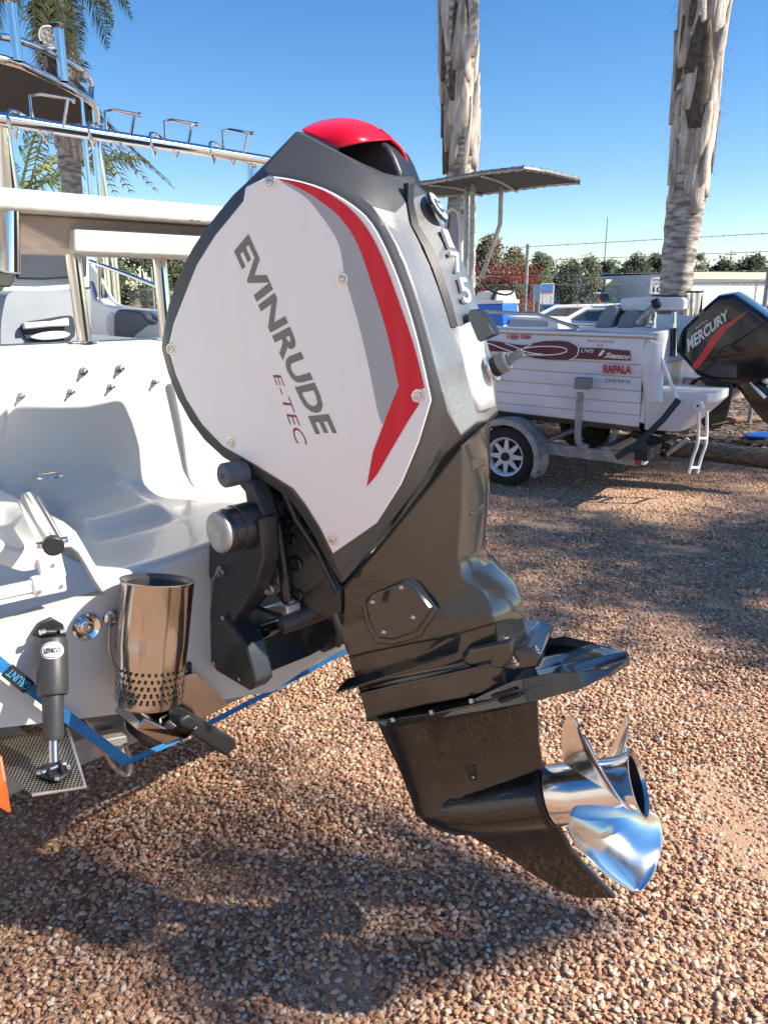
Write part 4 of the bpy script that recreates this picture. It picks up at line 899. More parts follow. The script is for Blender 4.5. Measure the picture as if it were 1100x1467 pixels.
mb = MB(); mb.tube([lc_ - cdir * .03, lc_ - cdir * .04 - Z * .05, lc_ + Vector((0, -.04, -.09)), lc_ + Vector((.01, -.05, -.03))], .005, 8, curve=True); mb.obj('lamp_cable', M['rubber'], sp2)

# ---------------------------------------------------------------- trailer under the big boat
tr1 = thing('boat_trailer', 'galvanised trailer carrying the big white fibreglass boat', 'trailer', BT.M)
for s_ in (-1, 1):
    mb = MB(); mb.box((-2.1, s_ * .55, .62), 3.7, .06, .1); mb.obj('side_beam', M['galv'], tr1, bevel=.004)
    mb = MB(); mb.box((-1.6, s_ * .45, .72), 2.6, .1, .045); mb.obj('bunk_board', M['grey_trim'], tr1, bevel=.006)
    for wx in (-1.2, -1.95):
        wc = Vector((wx, s_ * .85, .31)); b = MB(); b.lathe(wc - Y * .095, Y, [(0, .19), (.01, .27), (.03, .305), (.06, .31), (.13, .31), (.16, .305), (.18, .27), (.19, .19)], 40); ty = b.obj('wheel', M['tyre'], tr1)
        b = MB(); b.lathe(wc - Y * .08, Y, [(0, .19), (.02, .18), (.05, .165), (.05, .06), (.02, .05), (.0, .04), (.0, 0)], 30); b.obj('rim', M['white_frame'], ty)
    mb = MB(); arc = [Vector((-1.58 + .78 * cos(t), s_ * .85, .33 + .40 * sin(t))) for t in [pi * k / 14 for k in range(15)]]; mb.ribbon(arc, .24, .006, Z + X * .01); 
    mb2 = MB(); rg = []
    for k in range(15):
        t = pi * k / 14; c = Vector((-1.58 + .80 * cos(t), s_ * .85, .33 + .42 * sin(t))); n_ = Vector((cos(t), 0, sin(t))); rg.append([c - Y * .12, c + Y * .12, c + Y * .12 - n_ * .006, c - Y * .12 - n_ * .006])
    mb2.loft(rg); mb2.obj('mudguard', M['galv'], tr1)
mb = MB(); mb.box((-.25, 0, .60), .07, 1.5, .07); rb = mb.obj('rear_crossmember', M['galv'], tr1, bevel=.004)
mb = MB(); mb.box((-3.2, 0, .60), .07, 1.3, .07); mb.obj('front_crossmember', M['galv'], tr1, bevel=.004)
mb = MB(); mb.tube([(-3.2, .5, .6), (-5.2, 0, .58)], .04, 8); mb.tube([(-3.2, -.5, .6), (-5.2, 0, .58)], .04, 8); mb.obj('drawbar', M['galv'], tr1)
mb = MB(); mb.box((-5.2, 0, .3), .05, .05, .6); mb.obj('jockey_leg', M['galv'], tr1)
# strakes and plates just below the transom at the port side
a0, a1 = B(-60, 1010, 'x', -.02), B(62, 1004, 'x', -.02)
mb = MB(); mb.prism([a0 + Z * .025, a1 + Z * .025, a1 - Z * .022, a0 - Z * .03], (.01, 0, 0)); pt = mb.obj('transom_plate', M['alloy_plate'], boat, bevel=.002)
for q in ((5, 1017), (26, 1012), (36, 1020)): b = MB(); b.lathe(B(*q, 'x', -.008), X, [(0, .006), (.003, .006), (.003, 0)], 8); b.obj('plate_rivet', M['bolt'], pt)
b = MB(); a0, a1 = B(-60, 1040, 'x', -.015), B(66, 1022, 'x', -.015); b.prism([a0 + Z * .014, a1 + Z * .014, a1 - Z * .014, a0 - Z * .014], (.012, 0, 0)); b.obj('tab_hinge', M['bracket'], boat, bevel=.002)
# guide bracket with red lamp hanging below, strap hook
gb = [(128, 1036), (176, 1032), (182, 1048), (190, 1058), (186, 1092), (178, 1108), (165, 1102), (148, 1075)]
mb = MB(); mb.prism([B(a, b_, 'x', -.12) for a, b_ in gb[:4]] + [B(a, b_, 'x', -.12) for a, b_ in ((178, 1060), (140, 1052))], (-.04, 0, 0)); mb.obj('light_bracket', M['galv'], tr1, bevel=.003)
mb = MB(); mb.prism([B(a, b_, 'x', -.115) for a, b_ in ((133, 1046), (160, 1047), (160, 1062), (150, 1066), (137, 1060))], (.03, 0, 0)); mb.obj('tail_lamp', mat('lamp_red', (.45, .015, .01), .25, coat=.6), tr1, bevel=.004)
mb = MB(); mb.prism([B(a, b_, 'x', -.11) for a, b_ in ((128, 1043), (138, 1045), (142, 1075), (132, 1060))], (.03, 0, 0)); mb.obj('side_marker', mat('lamp_orange', (.75, .12, .02), .3, coat=.6), tr1, bevel=.003)
mb = MB(); mb.prism([B(a, b_, 'x', -.05) for a, b_ in ((152, 1060), (182, 1054), (186, 1078), (176, 1082), (158, 1072))], (-.05, 0, 0)); mb.obj('strap_anchor', M['galv'], tr1, bevel=.003)
mb = MB(); mb.tube([B(a, b_, 'x', .02) for a, b_ in ((150, 1070), (156, 1085), (168, 1102), (182, 1110), (188, 1100), (184, 1080), (180, 1066))], .0055, 10, curve=True); mb.obj('strap_hook', M['worn_steel'], tr1)
for q, r, ln in (((262, 1045), .032, .09), ((438, 944), .03, .10)):
    c = B(*q, 'x', -.10); pr_ = [(0, r * .6)]
    for k in range(10): pr_ += [(ln * k / 10 + .002, r), (ln * k / 10 + .006, r), (ln * k / 10 + .008, r * .88)]
    pr_ += [(ln, r * .6), (ln, 0)]
    b = MB(); b.lathe(c - Vector((ln / 2, 0, 0)), (1, .35, .5), pr_, 24); b.obj('ribbed_roller', mat('roller_grey', (.40, .42, .40), .45), tr1)
    mb = MB(); mb.prism([c + Vector((-.05, -.02, -.03)), c + Vector((-.05, -.02, .03)), c + Vector((.0, -.045, .03)), c + Vector((.0, -.045, -.03))], (-.01, .05, 0)); mb.obj('roller_arm', M['navy'], tr1, bevel=.005)
# blue tie-down strap
p1 = B(182, 1092, 'x', .03)
cg = (BT.M.inverted() @ CAMP)
s1 = [BT.hit(-70, 893, 'x', .02), BT.hit(0, 951, 'x', .03), BT.hit(90, 1022, 'x', .03), p1]
s2 = [p1, BT.hit(250, 1062, 'x', -.02), BT.hit(380, 995, 'x', -.05), BT.hit(492, 934, 'x', -.08), BT.hit(560, 898, 'x', -.1)]
mb = MB(); mb.ribbon(s1, .022, .002, (1, -.2, .25)); mb.ribbon(s2, .013, .002, (1, -.5, .6)); stp = mb.obj('tie_down_strap', M['strap_blue'], None, smooth=20)
stp.matrix_world = BT.M; tag(stp, 'blue webbing tie down strap running below the transom of the white boat', 'strap')
sdv = (s1[2] - s1[1]).normalized(); nv_ = Vector((1, -.2, .25)).normalized(); side = sdv.cross(nv_).normalized(); nv2 = side.cross(sdv)
if nv2.dot(cg - s1[1]) < 0: nv2 = -nv2
a0, a1 = BT.hit(10, 959, 'x', .032), BT.hit(42, 985, 'x', .032)
mb = MB(); mb.prism([a0 + side * .014, a1 + side * .014, a1 - side * .014, a0 - side * .014], nv2 * .004); sp3 = mb.obj('strap_label', M['black_print'], stp, bevel=.001)
up = side if side.z > 0 else -side
h_ = nv2 * .0046
lettering('strap_lettering', 'GRUNT', [a1 - sdv * .003 - up * .008 + h_, a0 + sdv * .003 - up * .008 + h_, a0 + sdv * .003 + up * .008 + h_, a1 - sdv * .003 + up * .008 + h_], mat('label_blue', (.05, .35, .6), .5), sp3, .01)
# blue warning tag and orange flag
mb = MB(); fl = [WORLD.hit(a, b_, 'y', Y_) for a, b_, Y_ in ((-40, 1060, 1.05), (0, 1085, 1.08), (6, 1120, 1.06), (13, 1164, 1.07), (-10, 1150, 1.04), (-50, 1130, 1.02))]
mb.prism(fl, (.002, .003, 0)); fg = mb.obj('warning_flag', M['orange'], None, smooth=0); rehome(fg, fl[0]); tag(fg, 'orange red plastic flag hanging at the left edge beside the trim tab', 'flag')
# ---------------------------------------------------------------- plank-sided aluminium boat to the right
g0 = G(735, 700)
B2 = Frame(g0, 124, 0)
def A(px, py, y=.12): return B2.hit(px, py, 'y', y)
ab = thing('aluminium_boat', 'white plank-sided aluminium boat with maroon stripe and black outboard, on the right', 'boat', B2.M)
YS, YC2 = .12, 1.07
def cz(x, y): return 690 + x / 4.583, 440 + y / 4.583
SL = [((60, 165), (1010, 200)), ((60, 318), (1005, 380)), ((185, 407), (1010, 465)), ((85, 482), (1018, 557)), ((95, 562), (1025, 640)), ((100, 637), (1030, 722)), ((110, 692), (1050, 802))]
lines = []
for a, b_ in SL:
    p, q = A(*cz(*a)), A(*cz(*b_)); k = (q.z - p.z) / (q.x - p.x); lines.append((q.x, q.z, k))
def hz(i, x):
    x0, z0, k = lines[i]; return z0 + k * (x - x0) + max(0, -x) ** 2 * .02
def hy(x): return YS + max(0, -.6 - x) ** 2 * .105
xs = [1.0 - .23 * i for i in range(20)]
def mir2(p): return Vector((p[0], 2 * YC2 - p[1], p[2]))
for sgn in (1, -1):
    f = (lambda p: p) if sgn > 0 else mir2
    for i in range(6):
        rg = []
        for x in xs:
            x_ = x + (0 if x < .99 else .0); y = hy(x) + .0; zt, zb = hz(i, x), hz(i + 1, x); fl = .012 * (i + 1)
            r = [Vector((x_, y + fl - .006 + .004, zt - .001)), Vector((x_, y + fl - .006, zt - .012)), Vector((x_, y + fl, zb + .010)), Vector((x_, y + fl + .005, zb + .002)), Vector((x_, y + fl + .012, zb + .002)), Vector((x_, y + fl + .012, zt - .002))]
            rg.append([f(p) for p in r])
        mb = MB(); mb.loft(rg); mb.obj('plank', M['white_alloy'], ab, smooth=25)
    mb = MB(); rg = []
    for x in xs:
        y = hy(x) + .072; zb = hz(6, x); rg.append([f(Vector((x, y + .004, zb + .01))), f(Vector((x, y + .10, zb - .06))), f(Vector((x, min(YC2, y + .5), zb - .13))), f(Vector((x, YC2, zb - .20)))])
    mb.loft(rg, closed=False, cap=False); mb.obj('hull_bottom', mat('hull_shade_grey', (.16, .17, .18), .5, metal=.3, var=.3), ab)  # dark grey carries the shadow on the V bottom in its colour
    mb = MB(); mb.tube([f(Vector((x, hy(x) + .012, hz(0, x) + .018))) for x in xs[::-1]] + [f(Vector((1.10, YS + .014, hz(0, 1.1) + .012)))], .030, 14); mb.obj('gunwale', mat('alu_tube', (.62, .66, .70), .28, metal=.75, rvar=.25, vscale=25), ab)
    rg = []
    for x in xs: rg.append([f(Vector((x, hy(x) + .03, hz(0, x)))), f(Vector((x, hy(x) + .16, hz(0, x) - .004))), f(Vector((x, hy(x) + .17, hz(4, x))))])
    mb = MB(); mb.loft(rg, closed=False, cap=False); mb.obj('side_deck', M['white_alloy'], ab, smooth=30)
mb = MB(); mb.prism([Vector((.98, YS + .17, .80)), Vector((.98, 2 * YC2 - YS - .17, .80)), Vector((-3.2, 2 * YC2 - YS - .6, .80)), Vector((-3.2, YS + .6, .80))], (0, 0, .01)); mb.obj('cockpit_floor', M['grey_trim'], ab)
# decals on the side plane
def D(q, up=.0): return A(q[0], q[1], YS - up)
def dec2(name, pts, m, up): 
    pts = [cz(*q) for q in pts]; return link(name, [D(q, up) for q in pts], [list(range(len(pts)))], m, ab, smooth=0)
dec2('maroon_stripe', smooth_path([Vector((a, b_, 0)) for a, b_ in ((-60, 205), (40, 220), (110, 226), (200, 244), (275, 268), (330, 240), (400, 224), (490, 220), (560, 226), (610, 245), (632, 268))], 4)and [(-60, 208), (40, 220), (110, 226), (160, 236), (210, 244), (275, 250), (300, 246), (330, 238), (400, 224), (490, 220), (560, 226), (605, 243), (628, 262), (640, 266), (760, 268), (970, 286), (974, 352), (755, 344), (620, 338), (580, 346), (520, 348), (440, 345), (360, 336), (280, 318), (200, 294), (120, 292), (-60, 284)], M['maroon'], .004)
wp2 = [[(-60, 240), (40, 238), (110, 262), (200, 294), (300, 312), (400, 314), (490, 310), (545, 296), (556, 280), (530, 265), (460, 258), (380, 258), (300, 266), (270, 272), (330, 240)], [(150, 238), (220, 262), (275, 288), (340, 304), (400, 310)], [(590, 232), (622, 250), (634, 275), (626, 312), (600, 336), (570, 348)]]
for pa in wp2:
    P_ = smooth_path([D(cz(*q), .0055) for q in pa], 4); mb = MB(); rg = []
    for i, p in enumerate(P_):
        d = (P_[min(i + 1, len(P_) - 1)] - P_[max(i - 1, 0)]).normalized(); s_ = d.cross(Vector((0, 1, 0))).normalized() * .0045; rg.append([p - s_, p + s_])
    mb.loft(rg, closed=False, cap=False); mb.obj('white_pinstripe', M['white_print'], ab, smooth=0)
def L2(name, s, q, m, bold=0, shear=0, up=.006): return lettering(name, s, [D(cz(*p), up) for p in q], m, ab, bold, shear)
L2('side_lettering', 'Ugly Stik', [(165, 176), (325, 182), (322, 218), (165, 213)], M['red_print'], .03, .1)
L2('side_lettering', 'Sports Marine', [(690, 208), (872, 220), (872, 240), (690, 234)], M['red_print'], 0, .4)
L2('side_lettering', 'S.A.', [(752, 240), (798, 243), (796, 258), (750, 255)], M['red_print'], 0, .4)
L2('side_lettering', 'LT475', [(652, 272), (735, 278), (733, 302), (648, 297)], M['white_print'], .01, .3)
L2('side_lettering', 'Stessco', [(812, 296), (972, 310), (968, 344), (800, 332)], M['white_print'], .03, .4)
dec2('fish_emblem', [(762, 318), (775, 300), (790, 282), (802, 280), (806, 290), (794, 302), (786, 316), (770, 322)], M['white_print'], .006)
L2('side_lettering', 'RAPALA', [(795, 377), (982, 383), (980, 440), (795, 436)], M['red_print'], .045, 0)
L2('side_lettering', 'DAIWA', [(805, 468), (970, 478), (968, 502), (805, 494)], M['black_print'], 0, .3)
# stern: corner column, transom, platform pod, ladder
mb = MB(); rg = []
for q, w_ in (((930, 489), .05), ((928, 510), .062), ((930, 540), .058), ((932, 565), .05), ((935, 576), .05)):
    c = A(*q, YS + .06); rg.append([c + Vector((cos(t) * w_ * 1.5 + .02, sin(t) * w_, 0)) for t in [2 * pi * k / 14 for k in range(14)]])
mb.loft(rg); mb.obj('stern_corner', M['white_alloy'], ab, smooth=50, bevel=.01)
mb = MB(); mb.prism([Vector((1.0, y, z)) for y, z in ((YS + .07, .66), (YS + .07, 1.38), (YS + .55, 1.38), (YS + .62, 1.10), (1.50, 1.10), (1.57, 1.40), (2.02, 1.40), (2.02, .66), (YC2, .46))], (.04, 0, 0)); mb.obj('transom', M['white_alloy'], ab, bevel=.006)
mb = MB(); pz = .93
top_ = [Vector((1.04, YS + .05, pz)), Vector((1.50, YS + .10, pz)), Vector((1.56, YS + .22, pz)), Vector((1.56, YC2 - .33, pz)), Vector((1.25, YC2 - .30, pz)), Vector((1.04, YC2 - .30, pz))]
mid_ = [p - Z * .07 for p in top_]; bot_ = [Vector((1.04 + (p.x - 1.04) * .55, p.y + (.04 if p.y < .6 else 0), .60)) for p in top_]
for sgn in (1, -1):
    f = (lambda p: p) if sgn > 0 else mir2
    mb = MB(); mb.loft([[f(p) for p in r] for r in (top_, mid_, bot_)]); mb.obj('stern_platform', M['white_alloy'], ab, bevel=.012, seg=3)
mb = MB(); mb.box((1.02, 1.97, 1.25), .9, .04, .45); mb.obj('far_side_wall', M['white_frame'], ab, bevel=.006)
mb = MB(); mb.tube([A(*q, YS + .05) for q in ((912, 492), (930, 488), (940, 497), (955, 535), (970, 573))], .014, 10); mb.obj('grab_rail', M['white_frame'], ab)
kn_ = A(1000, 581, YS + .10)
mb = MB(); mb.lathe(kn_ + Y * -.03, Y, [(0, 0), (0, .035), (.01, .042), (.12, .042), (.13, .035), (.13, 0)], 24); ldr = mb.obj('ladder_hinge', M['white_frame'], ab)
b = MB(); b.lathe(kn_ + Y * -.031, -Y, [(0, .010), (.002, 0)], 12); b.obj('hinge_hole', M['rubber'], ldr)
for dy, ex in ((0.0, 0), (.22, 12)):
    mb = MB(); mb.tube([A(*q, YS + .09 + dy) for q in ((1000 + ex, 588), (999 + ex, 632), (992 + ex, 655), (986 + ex, 678))], .0125, 10, curve=True); mb.obj('ladder_leg', M['white_frame'], ldr)
for q in ((999, 628), (988, 670)):
    mb = MB(); mb.tube([A(*q, YS + .09), A(q[0] + 12, q[1], YS + .31)], .011, 8); mb.obj('ladder_rung', M['white_frame'], ldr)
mb = MB(); mb.ribbon([A(972, 572, YS - .0), A(950, 600, YS - .03), A(915, 634, YS - .04), A(882, 656, YS - .0)], .05, .004, (0, -1, 0)); gs = mb.obj('ratchet_strap', M['green_strap'], None)
gs.matrix_world = B2.M; tag(gs, 'dark green tie down strap slanting from the aluminium boat stern to its trailer', 'strap')
# deck fittings
def tube2(name, pts, r, m, par=ab, curve=False):
    mb = MB(); mb.tube(pts, r, 10, curve=curve); return mb.obj(name, m if not isinstance(m, str) else M[m], par)
tube2('side_rail', [A(680, 446, .5), A(770, 450, .25), A(783, 455, .2), A(828, 470, .13)], .016, 'worn_steel')
mb = MB(); mb.prism([A(725, 453, .75), A(798, 455, .75), A(800, 474, .75), A(725, 474, .75)], (0, .35, 0)); bx_ = mb.obj('side_locker', M['white_frame'], ab, bevel=.01)
mb = MB(); mb.prism([A(729, 457, .745), A(783, 459, .745), A(783, 468, .745), A(729, 468, .745)], (0, -.01, 0)); mb.obj('locker_panel', M['grey_trim'], bx_, bevel=.003)
for pts in ([(850, 470), (858, 452), (868, 438), (878, 436), (884, 441), (874, 470)], [(882, 470), (888, 452), (898, 444), (912, 446), (906, 470)]):
    mb = MB(); mb.prism([A(a, b_, .6) for a, b_ in pts], (0, .42, 0)); mb.obj('seat_back', M['upholstery'], ab, bevel=.02, seg=3)
mb = MB(); mb.prism([A(a, b_, .7) for a, b_ in ((889, 428), (930, 425), (976, 426), (980, 431), (978, 444), (892, 446), (886, 440))], (0, .45, 0)); bb = mb.obj('bait_station', M['white_frame'], ab, bevel=.012, seg=3)
mb = MB(); mb.prism([A(a, b_, .8) for a, b_ in ((930, 425.5), (975, 425), (977, 423.5), (935, 422.5))], (0, .3, 0)); mb.obj('cutting_mat', M['rubber'], bb)
mb = MB(); mb.tube([A(913, 463, .55), A(941, 436, .55)], .035, 14); mb.obj('rod_tube', M['worn_steel'], bb)
mb = MB(); mb.tube([A(935, 437, .54), A(944, 433, .54)], .042, 12); mb.obj('tube_clamp', M['rubber'], bb)
for q in (986, 994, 1002):
    mb = MB(); mb.tube([A(q - 2, 452, .9), A(q, 418, .9)], .026, 12); o_ = mb.obj('rod_holder', M['chrome'], ab)
    mb = MB(); mb.tube([A(q, 419.5, .9), A(q, 417, .9)], .03, 12); mb.obj('holder_cap', M['rubber'], o_)
for q, qb in (((937, 447), 470), ((966, 447), 510)): tube2('station_leg', [A(*q, .8), A(q[0], qb, .8)], .018, 'chrome')
for k in range(3):
    mb = MB(); mb.tube([A(961 + 3 * k, 470, .75), A(960 + 3 * k, 511, .75)], .008, 8); mb.obj('tool_rack', M['rubber'], ab)
mb = MB(); mb.prism([A(a, b_, .80) for a, b_ in ((684, 418), (706, 416), (712, 440), (712, 475), (676, 475), (676, 430))], (0, .5, 0)); cns = mb.obj('console', M['white_frame'], ab, bevel=.02)
mb = MB(); c = A(713, 409, .75); axw = Vector((.45, -.25, .8)).normalized(); u = axw.orthogonal().normalized(); v_ = axw.cross(u)
cir = [c + (u * cos(2 * pi * k / 32) + v_ * sin(2 * pi * k / 32)) * .155 for k in range(33)]; mb.tube(cir, .012, 8)
for k in (0, 11, 21): mb.tube([c - axw * .03, cir[k]], .007, 6)
mb.tube([c - axw * .02, c - axw * .16], .02, 10); mb.obj('steering_wheel', M['rubber'], ab)
tube2('screen_frame', [A(632, 420, .7), A(637, 330, .7), A(640, 305, .7), A(648, 298, .7), A(657, 305, .7), A(660, 330, .7), A(660, 420, .7)], .02, 'white_frame')
mb = MB(); mb.prism([A(a, b_, .72) for a, b_ in ((638, 420), (640, 306), (656, 306), (658, 420))], (0, .006, 0)); mb.obj('console_screen', mat('tinted_screen', (.25, .18, .25), .1, coat=.5), ab)
ZC = 2.62
def Cp(px, py): return B2.hit(px, py, 'z', ZC)
cpl = [(560, 266), (616, 261), (690, 248), (750, 241), (785, 246), (829, 257), (829, 261), (780, 265), (700, 276), (620, 281), (560, 284)]
cp3 = [Cp(*q) for q in cpl]; cm = sum(cp3, Vector()) / len(cp3)
mb = MB(); mb.prism(cp3, (0, 0, .02)); tt = mb.obj('sun_canopy', mat('canopy_fabric', (.055, .05, .05), .8, bump=.1), ab, bevel=.004)
mb = MB(); mb.tube(cp3 + [cp3[0]], .018, 8); mb.obj('canopy_tube', M['worn_steel'], tt)
for a, b_ in (((690, 248), (740, 271)), ((616, 261), (690, 277))):
    mb = MB(); p, q = Cp(*a), Cp(*b_); mb.tube([p - Z * .02, p.lerp(q, .5) - Z * .0, q - Z * .02], .014, 8, curve=True); mb.obj('canopy_bow', M['worn_steel'], tt)
mb = MB()
for i in range(len(cp3)):
    a, b_ = cp3[i], cp3[(i + 1) % len(cp3)]; n = int((b_ - a).length / .13) + 1
    for k in range(n): p = a.lerp(b_, k / n); mb.box(p, .014, .014, .042)
mb.obj('canopy_lacing', M['rubber'], tt)
tube2('canopy_leg', [A(668, 262, .55), A(667, 430, .55)], .024, 'worn_steel'); tube2('canopy_leg', [A(677, 262, .45), A(674, 430, .45)], .024, 'worn_steel'); tube2('canopy_leg', [A(657, 280, .9), A(657, 430, .9)], .02, 'worn_steel')
tube2('canopy_strut', [A(718, 264, .7), A(716, 322, .7), A(688, 402, .7)], .022, 'worn_steel')
# blue cool box
co = thing('cool_box', 'bright blue cool box with white lid beside the console of the aluminium boat', 'cool box', B2.M @ Matrix.Translation(A(701, 465, .62)))
cb0 = A(701, 465, .62)
def Lc(px, py, y=.62): return A(px, py, y) - cb0
mb = MB(); mb.prism([Lc(682, 436), Lc(720, 435), Lc(720, 466), Lc(684, 466)], (0, .34, 0)); mb.obj('box_body', M['blue_lid'], co, bevel=.012)
mb = MB(); mb.prism([Lc(681, 430), Lc(721, 429.5), Lc(721, 435), Lc(681, 436)], (0, .36, 0)); mb.obj('box_lid', M['white_frame'], co, bevel=.008)
# trailer
tr2 = thing('boat_trailer', 'grey galvanised trailer with white spoked wheel under the aluminium boat', 'trailer', B2.M)
wc = Vector((A(722, 655, .0).x, .0, .275)); 
for yy, sg in ((.0, 1), (2 * YC2, -1)):
    c = Vector((wc.x, yy, wc.z)); ay = Y * sg
    b = MB(); b.lathe(c, ay, [(.02, .165), (.0, .185), (.004, .235), (.02, .265), (.05, .275), (.12, .275), (.15, .26), (.17, .2), (.17, .165)], 48); ty = b.obj('tyre', M['tyre'], tr2)
    b = MB(); b.lathe(c, ay, [(.014, .180), (.006, .176), (.012, .165), (.03, .155), (.06, .150), (.14, .150)], 40); rm = b.obj('rim', M['white_frame'], tr2); 
    mb = MB()
    for k in range(8):
        t = 2 * pi * k / 8; e = Vector((cos(t), 0, sin(t))); s_ = Vector((-sin(t), 0, cos(t)))
        mb.prism([c + ay * .032 + e * .06 + s_ * .026, c + ay * .032 + e * .06 - s_ * .026, c + ay * .036 + e * .152 - s_ * .014, c + ay * .036 + e * .152 + s_ * .014], ay * .008)
    mb.lathe(c, ay, [(.028, .0), (.028, .068), (.04, .07)], 24); mb.obj('spokes', M['white_frame'], rm)
    b = MB(); b.lathe(c, -ay, [(-.03, .040), (.0, .036), (.006, .02), (.006, 0)], 20); b.obj('hub_cap', M['rubber'], rm)
    b = MB(); b.lathe(c, ay, [(.07, 0), (.07, .15)], 24); b.obj('brake_disc', M['rubber'], rm)
    mb = MB(); rg = []
    for k in range(13):
        t = radians(-25 + 205 * k / 12); n_ = Vector((cos(t), 0, sin(t))); p = c + n_ * .345
        rg.append([p - ay * .03, p + ay * .2, p + ay * .2 - n_ * .006, p - ay * .03 - n_ * .006])
    mb.loft(rg); mg = mb.obj('mudguard', M['galv'], tr2, bevel=.002)
    rg = []
    for k in range(13):
        t = radians(-25 + 205 * k / 12); n_ = Vector((cos(t), 0, sin(t))); p = c + n_ * .345; rg.append([p - ay * .031, p - ay * .031 - n_ * .05, p - ay * .027 - n_ * .05, p - ay * .027])
    mb = MB(); mb.loft(rg); mb.obj('guard_lip', M['galv'], mg)
mb = MB(); mb.box(A(772, 677, -.01) , .03, .012, .02); mb.obj('side_reflector', M['red_print'], tr2)
for yy in (.16, 2 * YC2 - .2):
    mb = MB(); mb.prism([A(a, b_, .16) + Y * (yy - .16) for a, b_ in ((600, 600), (768, 632), (852, 644), (911, 648), (911, 668), (880, 663), (775, 650), (600, 622))], (0, .05, 0)); mb.obj('side_beam', M['galv'], tr2, bevel=.004)
for x in (.75, -.9): mb = MB(); mb.box((x, YC2, .40), .07, 1.8, .07); mb.obj('crossmember', M['galv'], tr2, bevel=.004)
mb = MB(); mb.tube([(wc.x, .1, .275), (wc.x, 2 * YC2 - .1, .275)], .03, 8); mb.obj('axle', M['galv'], tr2)
mb = MB(); mb.tube([(-1.0, YC2, .40), (-4.6, YC2, .42)], .045, 8); mb.obj('drawbar', M['galv'], tr2)
mb = MB(); mb.box((-4.5, YC2, .21), .05, .05, .42); mb.obj('jockey_leg', M['galv'], tr2)
mb = MB(); mb.tube([A(*cz(*q), .04) for q in ((645, 560), (636, 700), (630, 850), (645, 900), (690, 925))], .030, 12, curve=True); gp_ = mb.obj('guide_post', M['galv'], tr2)
c = A(*cz(665, 500), .04); mb = MB(); mb.box(c, .13, .09, .095); mb.obj('guide_cap', mat('cap_grey', (.2, .2, .215), .6), gp_, bevel=.01)
mb = MB(); mb.box(A(*cz(1030, 988), .13), .03, .12, .11); mb.obj('tail_lamp', mat('lamp_red2', (.4, .04, .02), .4), tr2, bevel=.004)
mb = MB(); mb.box(A(*cz(1068, 1008), .14), .03, .10, .055); mb.obj('number_lamp', M['white_frame'], tr2, bevel=.004)
mb = MB(); mb.box(A(940, 640, .3), .10, .9, .08); mb.tube([A(905, 620, .3), A(960, 640, .3), A(950, 655, .3)], .04, 8); mb.obj('rear_roller', M['rubber'], tr2, bevel=.01)
mb = MB(); mb.tube([A(955, 650, .25), A(975, 636, .25), A(985, 628, .25)], .02, 8); mb.obj('roller_arm', M['worn_steel'], tr2)
# black outboard on that boat
m2 = thing('outboard_motor', 'black outboard motor with red swoosh on the stern of the plank-sided aluminium boat', 'outboard motor', B2.M)
def c1(x, y): return 860 + x / 4.583, 400 + y / 4.583
cw = [(770, 105), (870, 92), (930, 128), (990, 170), (1100, 250), (1180, 330), (1200, 450), (1170, 570), (1100, 650), (1000, 680), (870, 690), (720, 665), (632, 632), (560, 550), (482, 462), (505, 395), (530, 330), (640, 220), (710, 155)]
yp = .84; hw_ = YC2 - yp
o0 = [A(*c1(*q), yp) for q in cw]; cc = sum(o0, Vector()) / len(o0)
def sc(pts, k, y): return [Vector((cc.x + (p.x - cc.x) * k, y, cc.z + (p.z - cc.z) * k)) for p in pts]
rg = [sc(o0, .90, yp - .012), sc(o0, .985, yp + .01), sc(o0, 1.01, yp + .06), sc(o0, 1.04, YC2), sc(o0, 1.01, 2 * YC2 - yp - .06), sc(o0, .985, 2 * YC2 - yp - .01), sc(o0, .90, 2 * YC2 - yp + .012)]
mb = MB(); mb.loft(rg); mc = mb.obj('cowl', M['merc_black'], m2, smooth=40, bevel=.006, seg=3)
yd = yp - .016
def MD(q, up=0): return A(*c1(*q), yd - up)
def d3(name, pts, m, up=.001): return link(name, [MD(q, up) for q in pts], [list(range(len(pts)))], m, mc, smooth=0)
redm = mat('merc_red', (.55, .02, .02), .3, coat=.4)
d3('red_swoosh', [(602, 600), (640, 585), (670, 545), (725, 470), (770, 400), (820, 335), (900, 265), (960, 215), (955, 210), (895, 250), (830, 290), (780, 318), (745, 360), (700, 425), (650, 500), (598, 572)], redm)
lettering('brand_lettering', 'MERCURY', [MD(q, .001) for q in ((556, 400), (828, 196), (850, 250), (572, 482))], mat('chrome_print', (.6, .62, .64), .35, metal=.3), mc, .03, .2)
lettering('dealer_lettering', 'Sports Marine', [MD(q, .001) for q in ((618, 318), (700, 262), (704, 272), (622, 332))], M['white_print'], mc, 0, .4)
mb = MB(); mb.tube([MD(q, -.004) for q in ((1080, 290), (980, 350), (880, 420), (800, 450), (730, 560), (640, 620))], .006, 6, curve=True); mb.obj('cowl_seam', M['rubber'], mc)
def pr2(name, pts, y0, y1, m, par=m2, bev=.01):
    mb = MB(); mb.prism([A(*c1(*q), y0) for q in pts], (0, y1 - y0, 0)); return mb.obj(name, m, par, bevel=bev, seg=3)
pr2('mid_section', [(720, 640), (1000, 650), (1100, 700), (1130, 830), (1200, 930), (1170, 1010), (1060, 930), (990, 850), (900, 720), (820, 700)], .95, 1.2, M['merc_black'], bev=.03)
pr2('clamp_bracket', [(640, 650), (700, 640), (860, 680), (868, 720), (840, 850), (810, 950), (770, 985), (700, 985), (665, 960), (650, 880), (690, 780), (690, 700)], .92, .97, M['bracket'])
